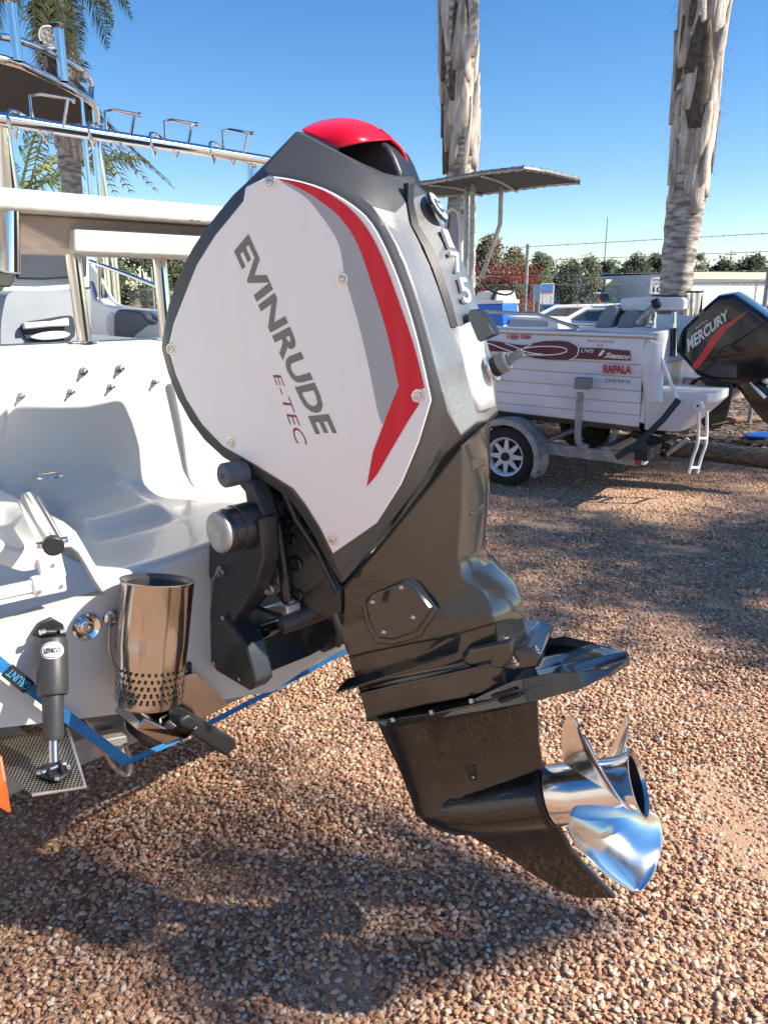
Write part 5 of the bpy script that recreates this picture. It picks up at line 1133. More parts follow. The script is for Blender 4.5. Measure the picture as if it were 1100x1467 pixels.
pr2('clamp_bracket', [(640, 650), (700, 640), (860, 680), (868, 720), (840, 850), (810, 950), (770, 985), (700, 985), (665, 960), (650, 880), (690, 780), (690, 700)], 1.2, 1.25, M['bracket'])
pr2('gearcase', [(1170, 900), (1290, 980), (1390, 1040), (1380, 1100), (1280, 1120), (1150, 1080), (1130, 1000)], 1.03, 1.11, M['merc_black'], bev=.02)
for pts, r in (([(560, 745), (600, 700), (640, 655), (700, 640)], .012), ([(500, 750), (560, 720), (620, 660)], .012), ([(930, 625), (1000, 700), (1080, 780)], .014), ([(740, 630), (800, 600), (860, 580)], .008)):
    mb = MB(); mb.tube([A(*c1(*q), .90) for q in pts], r, 8, curve=True); mb.obj('steering_link', M['chrome'] if r > .013 else M['rubber'], m2)
mb = MB()
for k in range(8): mb.lathe(A(*c1(735 + 14 * k, 955 - 3 * k), .915), -Y, [(0, .008), (.004, .008), (.004, 0)], 8)
mb.obj('bracket_bolts', M['bolt'], m2)
# ---------------------------------------------------------------- palms
M['palm_bark'] = mat('palm_bark', (.54, .49, .44), .95, bump=1.0, bscale=9, col2=(.17, .14, .115), vscale=5, stretch=(1, 1, 4))
M['palm_boot'] = mat('palm_boot', (.60, .54, .48), .9, bump=.8, bscale=16, col2=(.27, .225, .185), vscale=4, stretch=(3, 3, .6), detail=8)
M['palm_fibre'] = mat('palm_fibre', (.13, .10, .08), .95, var=.5, vscale=20)
M['frond'] = mat('frond', (.12, .18, .045), .5, col2=(.07, .12, .035), vscale=3, spec=.6)
M['frond_pale'] = mat('frond_pale', (.27, .29, .09), .5, col2=(.14, .18, .05), vscale=3, spec=.6)
M['dead_frond'] = mat('dead_frond', (.28, .19, .10), .8, var=.4)
def frond_mesh(rn, length=2.3, droop=1.3, leaf=.5, nleaf=58, up=.5):
    mb = MB(); n = 14; ax = []
    for i in range(n + 1):
        t = i / n; ax.append(Vector((length * (t - .18 * t * t * droop), 0, up * t - droop * 1.05 * t * t)))
    mb.tube(ax, [.028, .004], 5)
    for k in range(nleaf):
        t = .12 + .88 * k / nleaf; i = min(n - 1, int(t * n)); p = ax[i].lerp(ax[i + 1], t * n - i); d = (ax[i + 1] - ax[i]).normalized()
        for s_ in (-1, 1):
            L = leaf * (math.sin(pi * min(1, t * .85 + .14)) ** .6) * rn.uniform(.8, 1.1)
            side = (Vector((0, s_, 0)) * rn.uniform(.6, 1) + d * rn.uniform(.5, .9) + Vector((0, 0, rn.uniform(-.1, .55)))).normalized()
            q1 = p + side * L * .5; q2 = p + side * L * .85 + Vector((0, 0, -L * rn.uniform(.30, .62))); w_ = d * .016
            mb.add([p - w_ * .5, p + w_ * .5, q1 + w_, q2, q1 - w_], [[0, 1, 2, 4], [4, 2, 3]])
    return mb
fm_cache = []
rn = random.Random(11)
for k, (dr, up) in enumerate(((1.3, .9), (1.7, .7), (2.2, .4), (.9, 1.2))):
    b = frond_mesh(rn, 2.2 + .2 * k, dr, .62, 60, up); o = b.obj('frond', M['frond'] if k % 2 else M['frond_pale']); fm_cache.append(o.data); bpy.data.objects.remove(o)
b = frond_mesh(rn, 1.9, 2.6, .45, 40, .1); o = b.obj('frond', M['dead_frond']); dead_mesh = o.data; bpy.data.objects.remove(o)
def palm(base, axis, radii, label, boots=None, crown=None, seed=1, fs=1.0, group='palm trees along the yard'):
    """axis: list of points up the trunk, radii alike"""
    rn = random.Random(seed); base = Vector(base)
    root = thing('palm_tree', label, 'palm tree', base, group)
    P = [Vector(p) - base for p in axis]; R = list(radii); rg = []
    # trunk with leaf-scar rings
    zz = 0; L = []; n = 26
    H_ = P[-1].z; m_ = int(H_ / .06)
    for k in range(m_ + 1):
        z = H_ * k / m_; i = 0
        while i < len(P) - 2 and P[i + 1].z < z: i += 1
        t = (z - P[i].z) / (P[i + 1].z - P[i].z); c = P[i].lerp(P[i + 1], t); r = R[i] + (R[i + 1] - R[i]) * t
        rg.append([c + Vector((cos(a), sin(a), 0)) * r * (1 + .035 * math.sin(z * 21 + rn.uniform(-.4, .4)) + .10 * noise.noise(Vector((cos(a) * 2.2, sin(a) * 2.2, z * 1.3 + seed * 7))) + .03 * noise.noise(Vector((cos(a) * 9, sin(a) * 9, z * 6)))) for a in [2 * pi * j / n for j in range(n)]])
    mb = MB(); mb.loft(rg); tk = mb.obj('trunk', M['palm_bark'], root, smooth=45)
    if boots:
        z0, z1 = boots; v = MB(); h = MB(); hl = MB(); N_ = int((z1 - z0) / .036)
        for k in range(N_):
            z = z0 + (z1 - z0) * k / N_; i = 0
            while i < len(P) - 2 and P[i + 1].z < z: i += 1
            t = (z - P[i].z) / (P[i + 1].z - P[i].z); c = P[i].lerp(P[i + 1], t); r = (R[i] + (R[i + 1] - R[i]) * t)
            a = k * 2.39996 + rn.uniform(-.2, .2); e = Vector((cos(a), sin(a), 0)); s_ = Vector((-sin(a), cos(a), 0))
            ln = rn.uniform(.5, 1.1); w_ = rn.uniform(.06, .15); lean = rn.uniform(-.12, .12); tear = rn.uniform(.6, 1.0)
            rows = []; jit = rn.random() * 2; flare = rn.uniform(-.2, .5) if rn.random() < .93 else rn.uniform(.5, 1.0)
            for q in range(7):
                u_ = q / 6; wd = w_ * (1.15 - .75 * u_) * (.45, .85, 1, 1, .95, .8, .35)[q]; off = r * (.93 + .03 * jit) + .012 + .05 * u_ ** 3 * flare
                cc_ = c + e * off + Vector((0, 0, (u_ - .2) * ln)) + s_ * lean * u_
                rows.append([cc_ - s_ * wd - e * wd * .35, cc_ - s_ * wd * .4 + e * .012, cc_ + s_ * wd * .45 + e * .014, cc_ + s_ * wd - e * wd * .35])
            (v if rn.random() < .88 else h).loft(rows, closed=False, cap=False)
            if rn.random() < .8:
                for _ in range(7):
                    p = c + e * (r + .03) + Vector((0, 0, rn.uniform(-.1, .3))) + s_ * rn.uniform(-.15, .15); d = Vector((rn.gauss(0, 1), rn.gauss(0, 1), rn.gauss(-.3, .8))).normalized(); d = (d + e * .6).normalized()
                    q1 = p + d * rn.uniform(.05, .16); q2 = q1 + d * .04 + Vector((0, 0, -rn.uniform(.02, .06))); sx = s_ * .002
                    hl.add([p - sx, p + sx, q1 + sx * .7, q1 - sx * .7, q2], [[0, 1, 2, 3], [3, 2, 4]])
        for nm, g_, mt_ in (('leaf_bases', v, M['palm_boot']), ('leaf_bases', h, M['palm_fibre']), ('fibres', hl, M['palm_fibre'])):
            if g_.v:
                o = g_.obj(nm, mt_, tk, smooth=50); o['kind'] = 'stuff'
                if nm == 'leaf_bases': o.modifiers.new('solid', 'SOLIDIFY').thickness = .012
    if crown:
        c = P[-1]
        for k in range(crown):
            a = k * 2.39996 + rn.uniform(-.2, .2); lv = k / crown
            o = bpy.data.objects.new('frond', fm_cache[(k * 7 + seed) % 4]); C.objects.link(o); o.parent = root; o.location = c + Vector((cos(a) * .08, sin(a) * .08, .1 + .35 * (1 - lv)))
            o.rotation_euler = (rn.uniform(-.25, .25), -.75 + 1.35 * lv + rn.uniform(-.12, .12), a); s_ = rn.uniform(.88, 1.08) * fs; o.scale = (s_, s_, s_)
        for k in range(crown // 4):
            a = rn.uniform(0, 6.28); o = bpy.data.objects.new('dead_frond', dead_mesh); C.objects.link(o); o.parent = root; o.location = c; o.rotation_euler = (0, .9, a)
    return root
def trunk_px(pts, Yd, base_r):
    """pts = (px, py, width px) from bottom to top"""
    ax = []; rd = []
    b = at(pts[0][0], pts[0][1], Yd); ax.append(Vector((b.x, b.y, -.02))); rd.append(base_r)
    for px, py, w_ in pts:
        p = at(px, py, Yd); dep = (p - CAMP).dot(FW); ax.append(p); rd.append(w_ / 2 / FPX * dep)
    return ax, rd
ax, rd = trunk_px([(660, 420, 40), (661, 340, 39), (661, 270, 41), (659, 215, 46), (656, 150, 48), (655, 90, 50), (655, 20, 48), (656, -60, 46), (656, -160, 44), (656, -520, 38)], 11, .24)
palm(ax[0], ax, rd, 'shaggy palm trunk rising behind the grey canopy, just right of the tilted outboard', boots=(3.25, 7.6), crown=22, seed=3)
ax, rd = trunk_px([(966, 428, 44), (971, 370, 46), (978, 320, 50), (984, 280, 52), (990, 230, 54), (995, 150, 60), (1000, 80, 62), (1007, 0, 60), (1012, -80, 58), (1018, -180, 52), (1026, -560, 46)], 10, .26)
palm(ax[0], ax, rd, 'thick shaggy palm trunk behind the black outboard on the right', boots=(2.75, 7.4), crown=22, seed=5)
ax, rd = trunk_px([(103, 330, 24), (104, 270, 27), (100, 235, 30), (96, 190, 31), (90, 130, 32), (84, 90, 34), (76, 30, 36), (70, -25, 36)], 11.5, .22)
palm(ax[0], ax, rd, 'palm with drooping green fronds above the canopy at the upper left', boots=(3.6, 5.6), crown=34, seed=9, fs=.54)
# palms of the same row further right, beside the yard
for k, (x, y, h, sd_) in enumerate(((11.6, 2.9, 7.0, 21), (13.0, 5.9, 8.6, 22))):
    b = Vector((x, y, 0)); palm(b, [b, b + Vector((.05, 0, h * .5)), b + Vector((0, .1, h))], [.26, .2, .2], ('tall palm at the right end of the yard', 'tallest palm at the right end of the yard', 'palm standing nearest to the big outboard at the yard edge')[k], boots=(h - 2.2, h), crown=26, seed=sd_)
# a loose low palm behind the white boat, seen under the canopy at the far left
b = at(30, 300, 15); b.z = 0; palm(b, [b, b + Vector((0, 0, 1.6)), b + Vector((0, 0, 3.1))], [.2, .17, .16], 'lower palm showing between the rail and the canopy at the left edge', crown=18, seed=31)

# leafy yard trees beside the driveway, right of the view: they cast the dappled shade
def yard_tree(x, y, z0, z1, rx, ry, ncl, nleaf, leaf, label, seed, lean=0):
    rn = random.Random(seed); root = thing('tree', label, 'tree', (x, y, 0), 'shade trees beside the yard')
    mb = MB(); mb.tube([(rx * .9, -.3 + lean, 0), (rx * .6, -.1 + lean * .75, z0 * .6), (.1, 0, (z0 + z1) / 2)], [.11, .05], 8)
    mb2 = MB()
    cs_ = []
    for k in range(ncl):
        a = rn.uniform(0, 6.28); q = rn.random() ** .5; cs_.append(Vector((cos(a) * rx * q, sin(a) * ry * q, rn.uniform(z0, z1))))
    for c in cs_:
        mb.tube([(.2, 0, z0 * .9), c * .5 + Vector((0, 0, z0 * .45)), c], [.03, .008], 4); r = rn.uniform(.2, .42)
        for _ in range(nleaf):
            p = c + Vector((rn.gauss(0, 1), rn.gauss(0, 1), rn.gauss(0, .7))) * r; u = Vector((rn.gauss(0, 1), rn.gauss(0, 1), rn.gauss(0, 1))).normalized(); v_ = u.orthogonal().normalized() * leaf * .3; u = u * leaf
            mb2.add([p - u, p + v_, p + u, p - v_], [[0, 1, 2, 3]])
    mb.obj('trunk', M['bark'], root); mb2.obj('crown', M['leaf_olive'], root, smooth=0)
# ---------------------------------------------------------------- trees, fence, buildings and things beyond
M['leaf_dark'] = mat('leaf_dark', (.055, .075, .035), .7, col2=(.03, .045, .02), vscale=.8)
M['leaf_olive'] = mat('leaf_olive', (.11, .125, .05), .7, col2=(.06, .08, .035), vscale=.8)
M['leaf_rust'] = mat('leaf_rust', (.15, .10, .045), .7, col2=(.07, .07, .03), vscale=.8)
M['leaf_pale'] = mat('leaf_pale', (.15, .17, .09), .7, col2=(.08, .10, .05), vscale=.8)
M['bark'] = mat('bark', (.16, .13, .10), .9, var=.4)
yard_tree(10.35, -.22, 8.8, 9.4, .9, 1.0, 36, 74, .042, 'tall slender gum tree to the right of the big outboard', 61, -5)
yard_tree(10.3, 2.75, 4.6, 6.8, 2.3, 1.3, 60, 62, .075, 'broad leafy tree at the right edge of the yard', 62)
def tree(px, Yd, top, wpx, label, m, seed):
    rn = random.Random(seed); b = at(px, 420, Yd); b.z = 0; dep = Yd; H_ = (CAMH + (421 - top) / 1144 * dep) * 1.1; W = wpx / 1144 * dep * .62
    root = thing('tree', label, 'tree', b, 'trees beyond the fence')
    mb = MB(); mb.tube([(0, 0, 0), (.1, 0, H_ * .3), (0, .1, H_ * .7)], [W * .09, W * .03], 7)
    for k in range(5):
        a = rn.uniform(0, 6.28); mb.tube([(0, 0, H_ * rn.uniform(.2, .4)), (cos(a) * W * .5, sin(a) * W * .5, H_ * rn.uniform(.5, .75))], [W * .035, W * .012], 5)
    mb.obj('trunk', M['bark'], root)
    mb = MB(); cl = []
    for k in range(20):
        a = rn.uniform(0, 6.28); zz = rn.uniform(.12, .9); rr_ = W * (.85 - .75 * max(0, zz - .55) / .4) * rn.random() ** .5; cl.append((Vector((cos(a) * rr_, sin(a) * rr_, H_ * zz)), rn.uniform(.25, .45) * W))
    cl.append((Vector((0, 0, H_ * .86)), W * .3))
    for c, r in cl:
        for _ in range(170):
            d = Vector((rn.gauss(0, 1), rn.gauss(0, 1), rn.gauss(0, .8))).normalized() * r * rn.random() ** .33; p = c + d; s_ = W * rn.uniform(.04, .085)
            u = Vector((rn.gauss(0, 1), rn.gauss(0, 1), rn.gauss(0, 1))).normalized(); w_ = u.orthogonal().normalized()
            mb.add([p - u * s_, p + w_ * s_ * .5, p + u * s_, p - w_ * s_ * .5], [[0, 1, 2, 3]])
    mb.obj('crown', m, root, smooth=0)
TR = [(700, 46, 345, 66, 'rusty brown gum tree left of the fence post', 'leaf_rust'), (735, 50, 362, 60, 'brown and green tree behind the red farm machinery', 'leaf_rust'), (775, 52, 372, 56, 'pale green tree with a narrow top right of the fence post', 'leaf_pale'), (768, 62, 364, 30, 'slim dark tree poking above the pale green tree', 'leaf_dark'),
      (818, 56, 380, 52, 'dark green tree left of the grey shed block', 'leaf_dark'), (842, 58, 376, 44, 'olive tree behind the parked ute', 'leaf_olive'), (868, 70, 379, 40, 'dark tree above the cream shed', 'leaf_dark'), (905, 66, 372, 50, 'wide dark tree left of the thick palm', 'leaf_dark'), (938, 66, 373, 46, 'dense dark tree touching the thick palm trunk', 'leaf_dark'),
      (996, 80, 368, 26, 'small bright green tree right of the thick palm', 'leaf_pale'), (1030, 95, 382, 60, 'low dark tree above the long cream shed roof', 'leaf_dark'), (1075, 95, 376, 66, 'dark tree at the right edge above the long shed', 'leaf_dark'), (640, 60, 372, 60, 'tree hidden behind the big outboard cowl', 'leaf_dark'),
      (165, 34, 366, 70, 'olive tree seen under the bait board, left one', 'leaf_olive'), (205, 30, 364, 80, 'dark tree seen under the bait board, right of the middle post', 'leaf_dark'), (250, 36, 366, 80, 'olive tree just left of the big cowl', 'leaf_olive'), (100, 40, 380, 80, 'tree behind the cabin of the white boat', 'leaf_olive')]
for i, t in enumerate(TR): tree(*t[:5], M[t[5]], 100 + i)
# distant wood behind the sheds
mb = MB(); rw = random.Random(77)
for k in range(420):
    px = rw.uniform(600, 1180); Yd = rw.uniform(98, 125); hh = 3.6 + 3.4 * (.5 + .5 * noise.noise(Vector((px * .022, 3, 0)))) + rw.uniform(-.5, .8); bx = at(px, 420, Yd).x
    for _ in range(60):
        p = Vector((bx + rw.gauss(0, 1.2), Yd + rw.gauss(0, 1), abs(rw.gauss(.5, .5)) % 1 * hh)); s_ = rw.uniform(.12, .38); u = Vector((rw.gauss(0, 1), rw.gauss(0, 1), rw.gauss(0, 1))).normalized(); v_ = u.orthogonal().normalized()
        mb.add([p - u * s_, p + v_ * s_ * .6, p + u * s_, p - v_ * s_ * .6], [[0, 1, 2, 3]])
stuff(mb.obj('treeline', M['leaf_dark'], None, smooth=0))
# chain-link fence
FA, FB = Vector((6.6, 7.65, 0)), Vector((2.25, 12.7, 0)); fd = (FB - FA).normalized(); fence = thing('chain_link_fence', 'chain link fence with steel posts and barbed wire behind the boats', 'fence', FA)
FL = 22.0; FH = 1.78
npost = 9
for k in range(npost):
    s_ = FL * k / (npost - 1) + (0); p = fd * (k * 2.9)
    if k == 2: p = FB - FA
    h = 2.42
    mb = MB(); mb.tube([p, p + Z * h], .028, 10); mb.obj('post', M['galv'], fence)
for z in (1.95, 2.17, 2.38):
    mb = MB(); mb.tube([Z * z, fd * FL + Z * z], .0045, 5)
    mb.obj('barbed_wire', M['worn_steel'], fence)
    mb = MB()
    for k in range(int(FL / .16)):
        p = fd * (k * .16) + Z * z
        for _ in range(2):
            d = Vector((random.gauss(0, 1), random.gauss(0, 1), random.gauss(0, 1))).normalized() * .022; mb.tube([p - d, p + d], .0025, 3)
    o = mb.obj('barbs', M['worn_steel'], fence, smooth=0); o['kind'] = 'stuff'
mb = MB(); ms = .075; n = int(FL / ms)
for k in range(-int(FH / ms), n):
    for sg in (1, -1):
        s0 = k * ms; a, b_ = (s0, 0.03), (s0 + FH, FH + .03)
        if sg < 0: a, b_ = (s0 + FH, .03), (s0, FH + .03)
        # clip to the fence run
        def cl(p, q):
            (x0, z0), (x1, z1) = p, q
            if x0 < 0: t = -x0 / (x1 - x0); x0, z0 = 0, z0 + (z1 - z0) * t
            if x0 > FL: t = (x0 - FL) / (x0 - x1); x0, z0 = FL, z0 + (z1 - z0) * t
            return x0, z0
        a2, b2 = cl(a, b_), cl(b_, a)
        mb.tube([fd * a2[0] + Z * a2[1], fd * b2[0] + Z * b2[1]], .0016, 3, cap=False)
o = mb.obj('chain_link', M['galv'], fence, smooth=0); o['kind'] = 'stuff'
mb = MB(); mb.tube([Z * (FH + .03), fd * FL + Z * (FH + .03)], .006, 6); mb.obj('top_wire', M['galv'], fence)
p = FA + fd * 1.95
gt = thing('fence_gate', 'galvanised pipe gate frame behind the black outboard', 'gate', FA + fd * .9 - Vector((.2, .25, 0)))
for a, b_ in (((0, 0, .05), (0, 0, 1.74)), ((0, 0, 1.74), fd * 1.5 + Z * 1.74), (fd * 1.5 + Z * .05, fd * 1.5 + Z * 1.74), ((0, 0, .10), fd * 1.5 + Z * .10)):
    mb = MB(); mb.tube([Vector(a), Vector(b_)], .024, 10); mb.obj('pipe', M['galv'], gt)
# dry leaves and twigs on the gravel
mb = MB(); rl_ = random.Random(8)
for _ in range(260):
    x, y = rl_.uniform(-3, 5), rl_.uniform(1.0, 8.0); s_ = rl_.uniform(.008, .022); a = rl_.uniform(0, 6.28); u = Vector((cos(a), sin(a), rl_.uniform(-.2, .3))) * s_; v_ = Vector((-sin(a), cos(a), rl_.uniform(-.3, .3))) * s_ * .35; p = Vector((x, y, gz(x, y) + .028))
    mb.add([p - u, p + v_, p + u, p - v_], [[0, 1, 2, 3]])
for _ in range(70):
    x, y = rl_.uniform(-2, 4), rl_.uniform(1.0, 7.0); a = rl_.uniform(0, 6.28); L_ = rl_.uniform(.03, .09); p = Vector((x, y, gz(x, y) + .03)); d = Vector((cos(a), sin(a), .05)) * L_; mb.tube([p, p + d * .5 + Vector((0, 0, .004)), p + d], .0016, 4)
stuff(mb.obj('leaf_litter', mat('dry_leaf', (.22, .14, .07), .8, var=.5, vscale=9), None, smooth=0))
# timber sleepers edging a mulch bed
bed = [G(890, 628), G(1000, 632), G(1300, 665), G(1500, 640), G(1300, 560), G(900, 585), G(700, 570), G(700, 600)]
mb = MB(); mb.prism([Vector((p.x, p.y, -.02)) for p in bed], (0, 0, .07)); struct(mb.obj('garden_bed', M['mulch']))
mb = MB(); rc = random.Random(4)
for _ in range(7000):
    x, y = rc.uniform(1.8, 7.5), rc.uniform(7.2, 12.5); 
    a = Vector((3.92 - 2.78, 7.68 - 8.61)); 
    if (x - 2.78) * .63 + (y - 8.61) * .78 < .1: continue
    if y > 12.6 - (x - 2.2) * 1.1: pass
    s_ = rc.uniform(.015, .04); t = rc.uniform(0, 3.14); u = Vector((cos(t), sin(t), rc.uniform(-.4, .4))) * s_; v_ = Vector((-sin(t), cos(t), rc.uniform(-.3, .3))) * s_ * .45; p = Vector((x, y, .058 + rc.uniform(0, .02)))
    mb.add([p - u - v_, p + u - v_, p + u + v_, p - u + v_], [[0, 1, 2, 3]])
chips = mb.obj('bark_chips', mat('bark_chip', (.36, .27, .20), .9, col2=(.12, .08, .055), vscale=6), None, smooth=0); stuff(chips)
M['timber'] = mat('timber', (.30, .20, .13), .85, col2=(.16, .10, .065), vscale=4, stretch=(1, 8, 8), bump=.5, bscale=14)
def sleeper(a, b_, r, label):
    a = Vector(a); b_ = Vector(b_); d = (b_ - a).normalized(); s_ = d.cross(Z).normalized(); rg = []; n = 12
    for k in range(21):
        p = (b_ - a) * k / 20; rg.append([p + (s_ * cos(t) * 1.25 + Z * sin(t)) * r * (1 + .12 * noise.noise(p * 2 + Vector((cos(t), sin(t), 0)))) + Z * r * .9 for t in [2 * pi * j / n for j in range(n)]])
    mb = MB(); mb.loft(rg); o = mb.obj('timber_log', M['timber'], None, smooth=50, bevel=.01); o.location = a; tag(o, label, 'log'); return o
la, lb, lc2 = G(700, 610), G(905, 644), G(1160, 678)
sleeper(G(650, 604), G(903, 645), .075, 'brown timber log edging the garden bed behind the aluminium boat trailer')
sleeper(G(907, 646), G(1200, 684), .085, 'brown timber log edging the garden bed behind the white ladder')
sleeper(G(1040, 612) + Z * .04, G(1250, 600) + Z * .04, .05, 'pale weathered log lying along the foot of the fence')
mb = MB(); pp = [G(1064, 624, .08), G(1090, 620, .08), G(1105, 622, .08), G(1102, 629, .08), G(1070, 627, .08)]; mb.prism(pp, (0, 0, .02)); bl = mb.obj('blue_tarpaulin', M['blue_lid'], None, bevel=.005); rehome(bl, pp[0]); tag(bl, 'scrap of bright blue sheet lying on the bark at the right edge', 'sheet')
# buildings
M['cream_wall'] = mat('cream_wall', (.82, .78, .60), .8, var=.08)
M['shed_grey'] = mat('shed_grey', (.42, .43, .45), .7, var=.1); M['shed_white'] = mat('shed_white', (.82, .82, .82), .7, var=.06); M['door_grey'] = mat('door_grey', (.30, .31, .33), .6)
def bld(name, label, x0, x1, Yd, top, dep, wall, extras):
    a, b_ = at(x0, 420, Yd), at(x1, 420, Yd); H_ = CAMH + (420 - top) / 1144 * Yd; W = b_.x - a.x
    root = thing(name, label, 'shed', Matrix.Translation(Vector((a.x, Yd, 0))) @ Matrix.Rotation(radians(14), 4, 'Z'))
    mb = MB(); mb.prism([(0, 0, 0), (W, 0, 0), (W, 0, H_), (0, 0, H_)], (0, dep, 0)); mb.obj('wall', wall, root)
    mb = MB(); mb.prism([(-.1, -.15, H_), (W + .1, -.15, H_), (W + .1, dep / 2, H_ + .12), (-.1, dep / 2, H_ + .12)], (0, 0, .05)); mb.prism([(-.1, dep / 2, H_ + .12), (W + .1, dep / 2, H_ + .12), (W + .1, dep + .15, H_), (-.1, dep + .15, H_)], (0, 0, .05)); mb.obj('roof', M['galv'], root)
    mb = MB(); mb.box((W / 2, -.22, H_ - .16), W + .3, .08, .42); mb.obj('fascia', M['cream_wall'], root)
    for nm, p0, p1, zt, mt in extras:
        u0, u1 = at(p0, 420, Yd).x - a.x, at(p1, 420, Yd).x - a.x; zt = CAMH + (420 - zt) / 1144 * Yd
        mb = MB(); mb.box(((u0 + u1) / 2, -.02, zt / 2 + .02), u1 - u0, .06, zt - .04)
        o = mb.obj(nm, mt, root)
        if 'door' in nm:
            m2_ = MB()
            for k in range(int(zt / .25)): m2_.box(((u0 + u1) / 2, -.055, .15 + .25 * k), u1 - u0 - .1, .02, .04)
            m2_.obj('door_rib', M['shed_grey'], o)
    return root
bld('storage_shed', 'cream shed with a grey roller door left of the thick palm', 866, 972, 58, 402, 14, M['cream_wall'], [('roller_door', 892, 921, 407, M['door_grey'])])
bld('storage_shed', 'plain grey block adjoining the cream shed, right of the dark trees', 839, 865.6, 58, 403, 10, M['shed_grey'], [])
bld('warehouse', 'long warehouse with cream fascia at the right edge beyond the fence', 985, 1180, 50, 392, 20, M['shed_white'], [('wall_sheet', 987, 1094, 399, M['shed_white']), ('wall_sheet', 1098, 1170, 399, M['shed_white'])])
bld('farm_building', 'low white building with pink roof far beyond the sign board', 790, 813, 90, 409, 6, M['shed_white'], [('dark_opening', 794, 808, 413, M['door_grey'])])
# pickup
def pickup(px, Yd, label):
    b = at(px, 420, Yd); b.z = 0; root = thing('pickup_truck', label, 'pickup', Matrix.Translation(b) @ Matrix.Rotation(radians(186), 4, 'Z'))
    wt = M['white_frame']
    mb = MB(); mb.prism([(2.55, -.9, .45), (2.6, -.9, .85), (2.3, -.9, 1.02), (1.2, -.9, 1.12), (-2.5, -.9, 1.08), (-2.55, -.9, .5)], (0, 1.8, 0)); mb.obj('body', wt, root, bevel=.06, seg=3)
    mb = MB(); mb.prism([(1.25, -.8, 1.1), (.55, -.72, 1.72), (-.75, -.72, 1.75), (-.95, -.8, 1.1)], (0, 1.5, 0)); mb.obj('cabin', wt, root, bevel=.06, seg=3)
    for s_ in (-1, 1):
        y = .76 * s_ - .05
        mb = MB(); mb.prism([(1.05, y + .02 * s_, 1.14), (.52, y, 1.64), (-.0, y, 1.66), (-.0, y + .02 * s_, 1.14)], (0, .07, 0)); mb.obj('window', M['dark_glass'], root)
        mb = MB(); mb.prism([(-.08, y + .02 * s_, 1.14), (-.08, y, 1.66), (-.68, y, 1.66), (-.82, y + .02 * s_, 1.14)], (0, .07, 0)); mb.obj('window', M['dark_glass'], root)
        for x in (1.65, -1.55):
            b_ = MB(); b_.lathe((x, s_ * .86 - .11, .37), Y, [(0, 0), (0, .3), (.03, .37), (.19, .37), (.22, .3), (.22, 0)], 24); wl = b_.obj('wheel', M['tyre'], root)
            b_ = MB(); b_.lathe((x, s_ * .98, .37), Y * s_, [(0, .2), (.01, .18), (0, 0)], 18); b_.obj('rim', M['galv'], wl)
    mb = MB(); mb.tube([(-.98, -.8, 1.1), (-1.05, -.78, 1.8), (-1.05, .78, 1.8), (-.98, .8, 1.1)], .04, 8); mb.tube([(-1.05, -.78, 1.8), (-2.3, -.8, 1.1)], .035, 8); mb.tube([(-1.05, .78, 1.8), (-2.3, .8, 1.1)], .035, 8); mb.obj('roll_bar', wt, root)
    mb = MB(); mb.prism([(1.22, -.7, 1.16), (.6, -.66, 1.66), (.6, .66, 1.66), (1.22, .7, 1.16)], (.04, 0, .02)); mb.obj('windscreen', M['dark_glass'], root)
pickup(852, 58, 'white pickup truck parked on the far field in front of the grey block')
# sign boards
def board(name, label, cat, x0, x1, t_, b_, Yd, m, pole=True, th=.03):
    p0, p1 = at(x0, t_, Yd), at(x1, b_, Yd); c = (p0 + p1) / 2; root = thing(name, label, cat, Vector((c.x, Yd, 0)))
    mb = MB(); mb.box((0, 0, c.z), p1.x - p0.x, th, p0.z - p1.z); bd = mb.obj('panel', m, root, bevel=.005)
    if pole:
        for s_ in (-.3, .3): mb = MB(); mb.tube([((p1.x - p0.x) * s_, th, 0), ((p1.x - p0.x) * s_, th, c.z)], .025 if Yd < 30 else .05, 8); mb.obj('post', M['galv'], root)
    return root, bd, p0 - root.location, p1 - root.location
r_, bd, p0, p1 = board('speed_sign', 'white SPEED LIMIT 10 sign beside the thick palm trunk', 'sign', 932, 950.5, 397.5, 421, 10.6, M['white_print'])
def btx(s, fx0, fx1, fz0, fz1, m, bold=0, y=-.017):
    w_, h_ = p1.x - p0.x, p0.z - p1.z
    lettering('sign_lettering', s, [(p0.x + w_ * fx0, y, p0.z - h_ * fz0), (p0.x + w_ * fx1, y, p0.z - h_ * fz0), (p0.x + w_ * fx1, y, p0.z - h_ * fz1), (p0.x + w_ * fx0, y, p0.z - h_ * fz1)], m, bd, bold)
btx('SPEED', .1, .9, .08, .24, M['black_print']); btx('LIMIT', .14, .86, .32, .47, M['black_print']); btx('10', .18, .82, .56, .90, M['black_print'], .02)
r_, bd, p0, p1 = board('sign_board', 'tall white sign board with a blue picture near the red machinery', 'sign', 774, 792, 406, 440, 34, M['white_print'])
w_, h_ = p1.x - p0.x, p0.z - p1.z
mb = MB(); mb.box((0, -.02, p0.z - h_ * .22), w_ * .84, .012, h_ * .34); mb.obj('blue_picture', mat('sign_blue', (.05, .32, .75), .5), bd)
mb = MB()
for k in range(6): mb.box((p0.x + w_ * (.2 + .12 * k), -.03, p0.z - h_ * (.34 + .02 * (k % 2))), w_ * .09, .01, h_ * .06)
mb.obj('orange_figures', M['orange'], bd)
board('notice_board', 'plain grey blue panel just left of the tall white sign board', 'sign', 763, 774.5, 408, 432, 35, mat('slate_blue', (.16, .26, .38), .6))
bl = at(788, 447, 24); root = thing('blue_tub', 'blue plastic tub in front of the tall sign board', 'tub', Vector((bl.x, 24, 0)))
mb = MB(); w_ = 25 / 1144 * 24; h0 = at(788, 436, 24).z
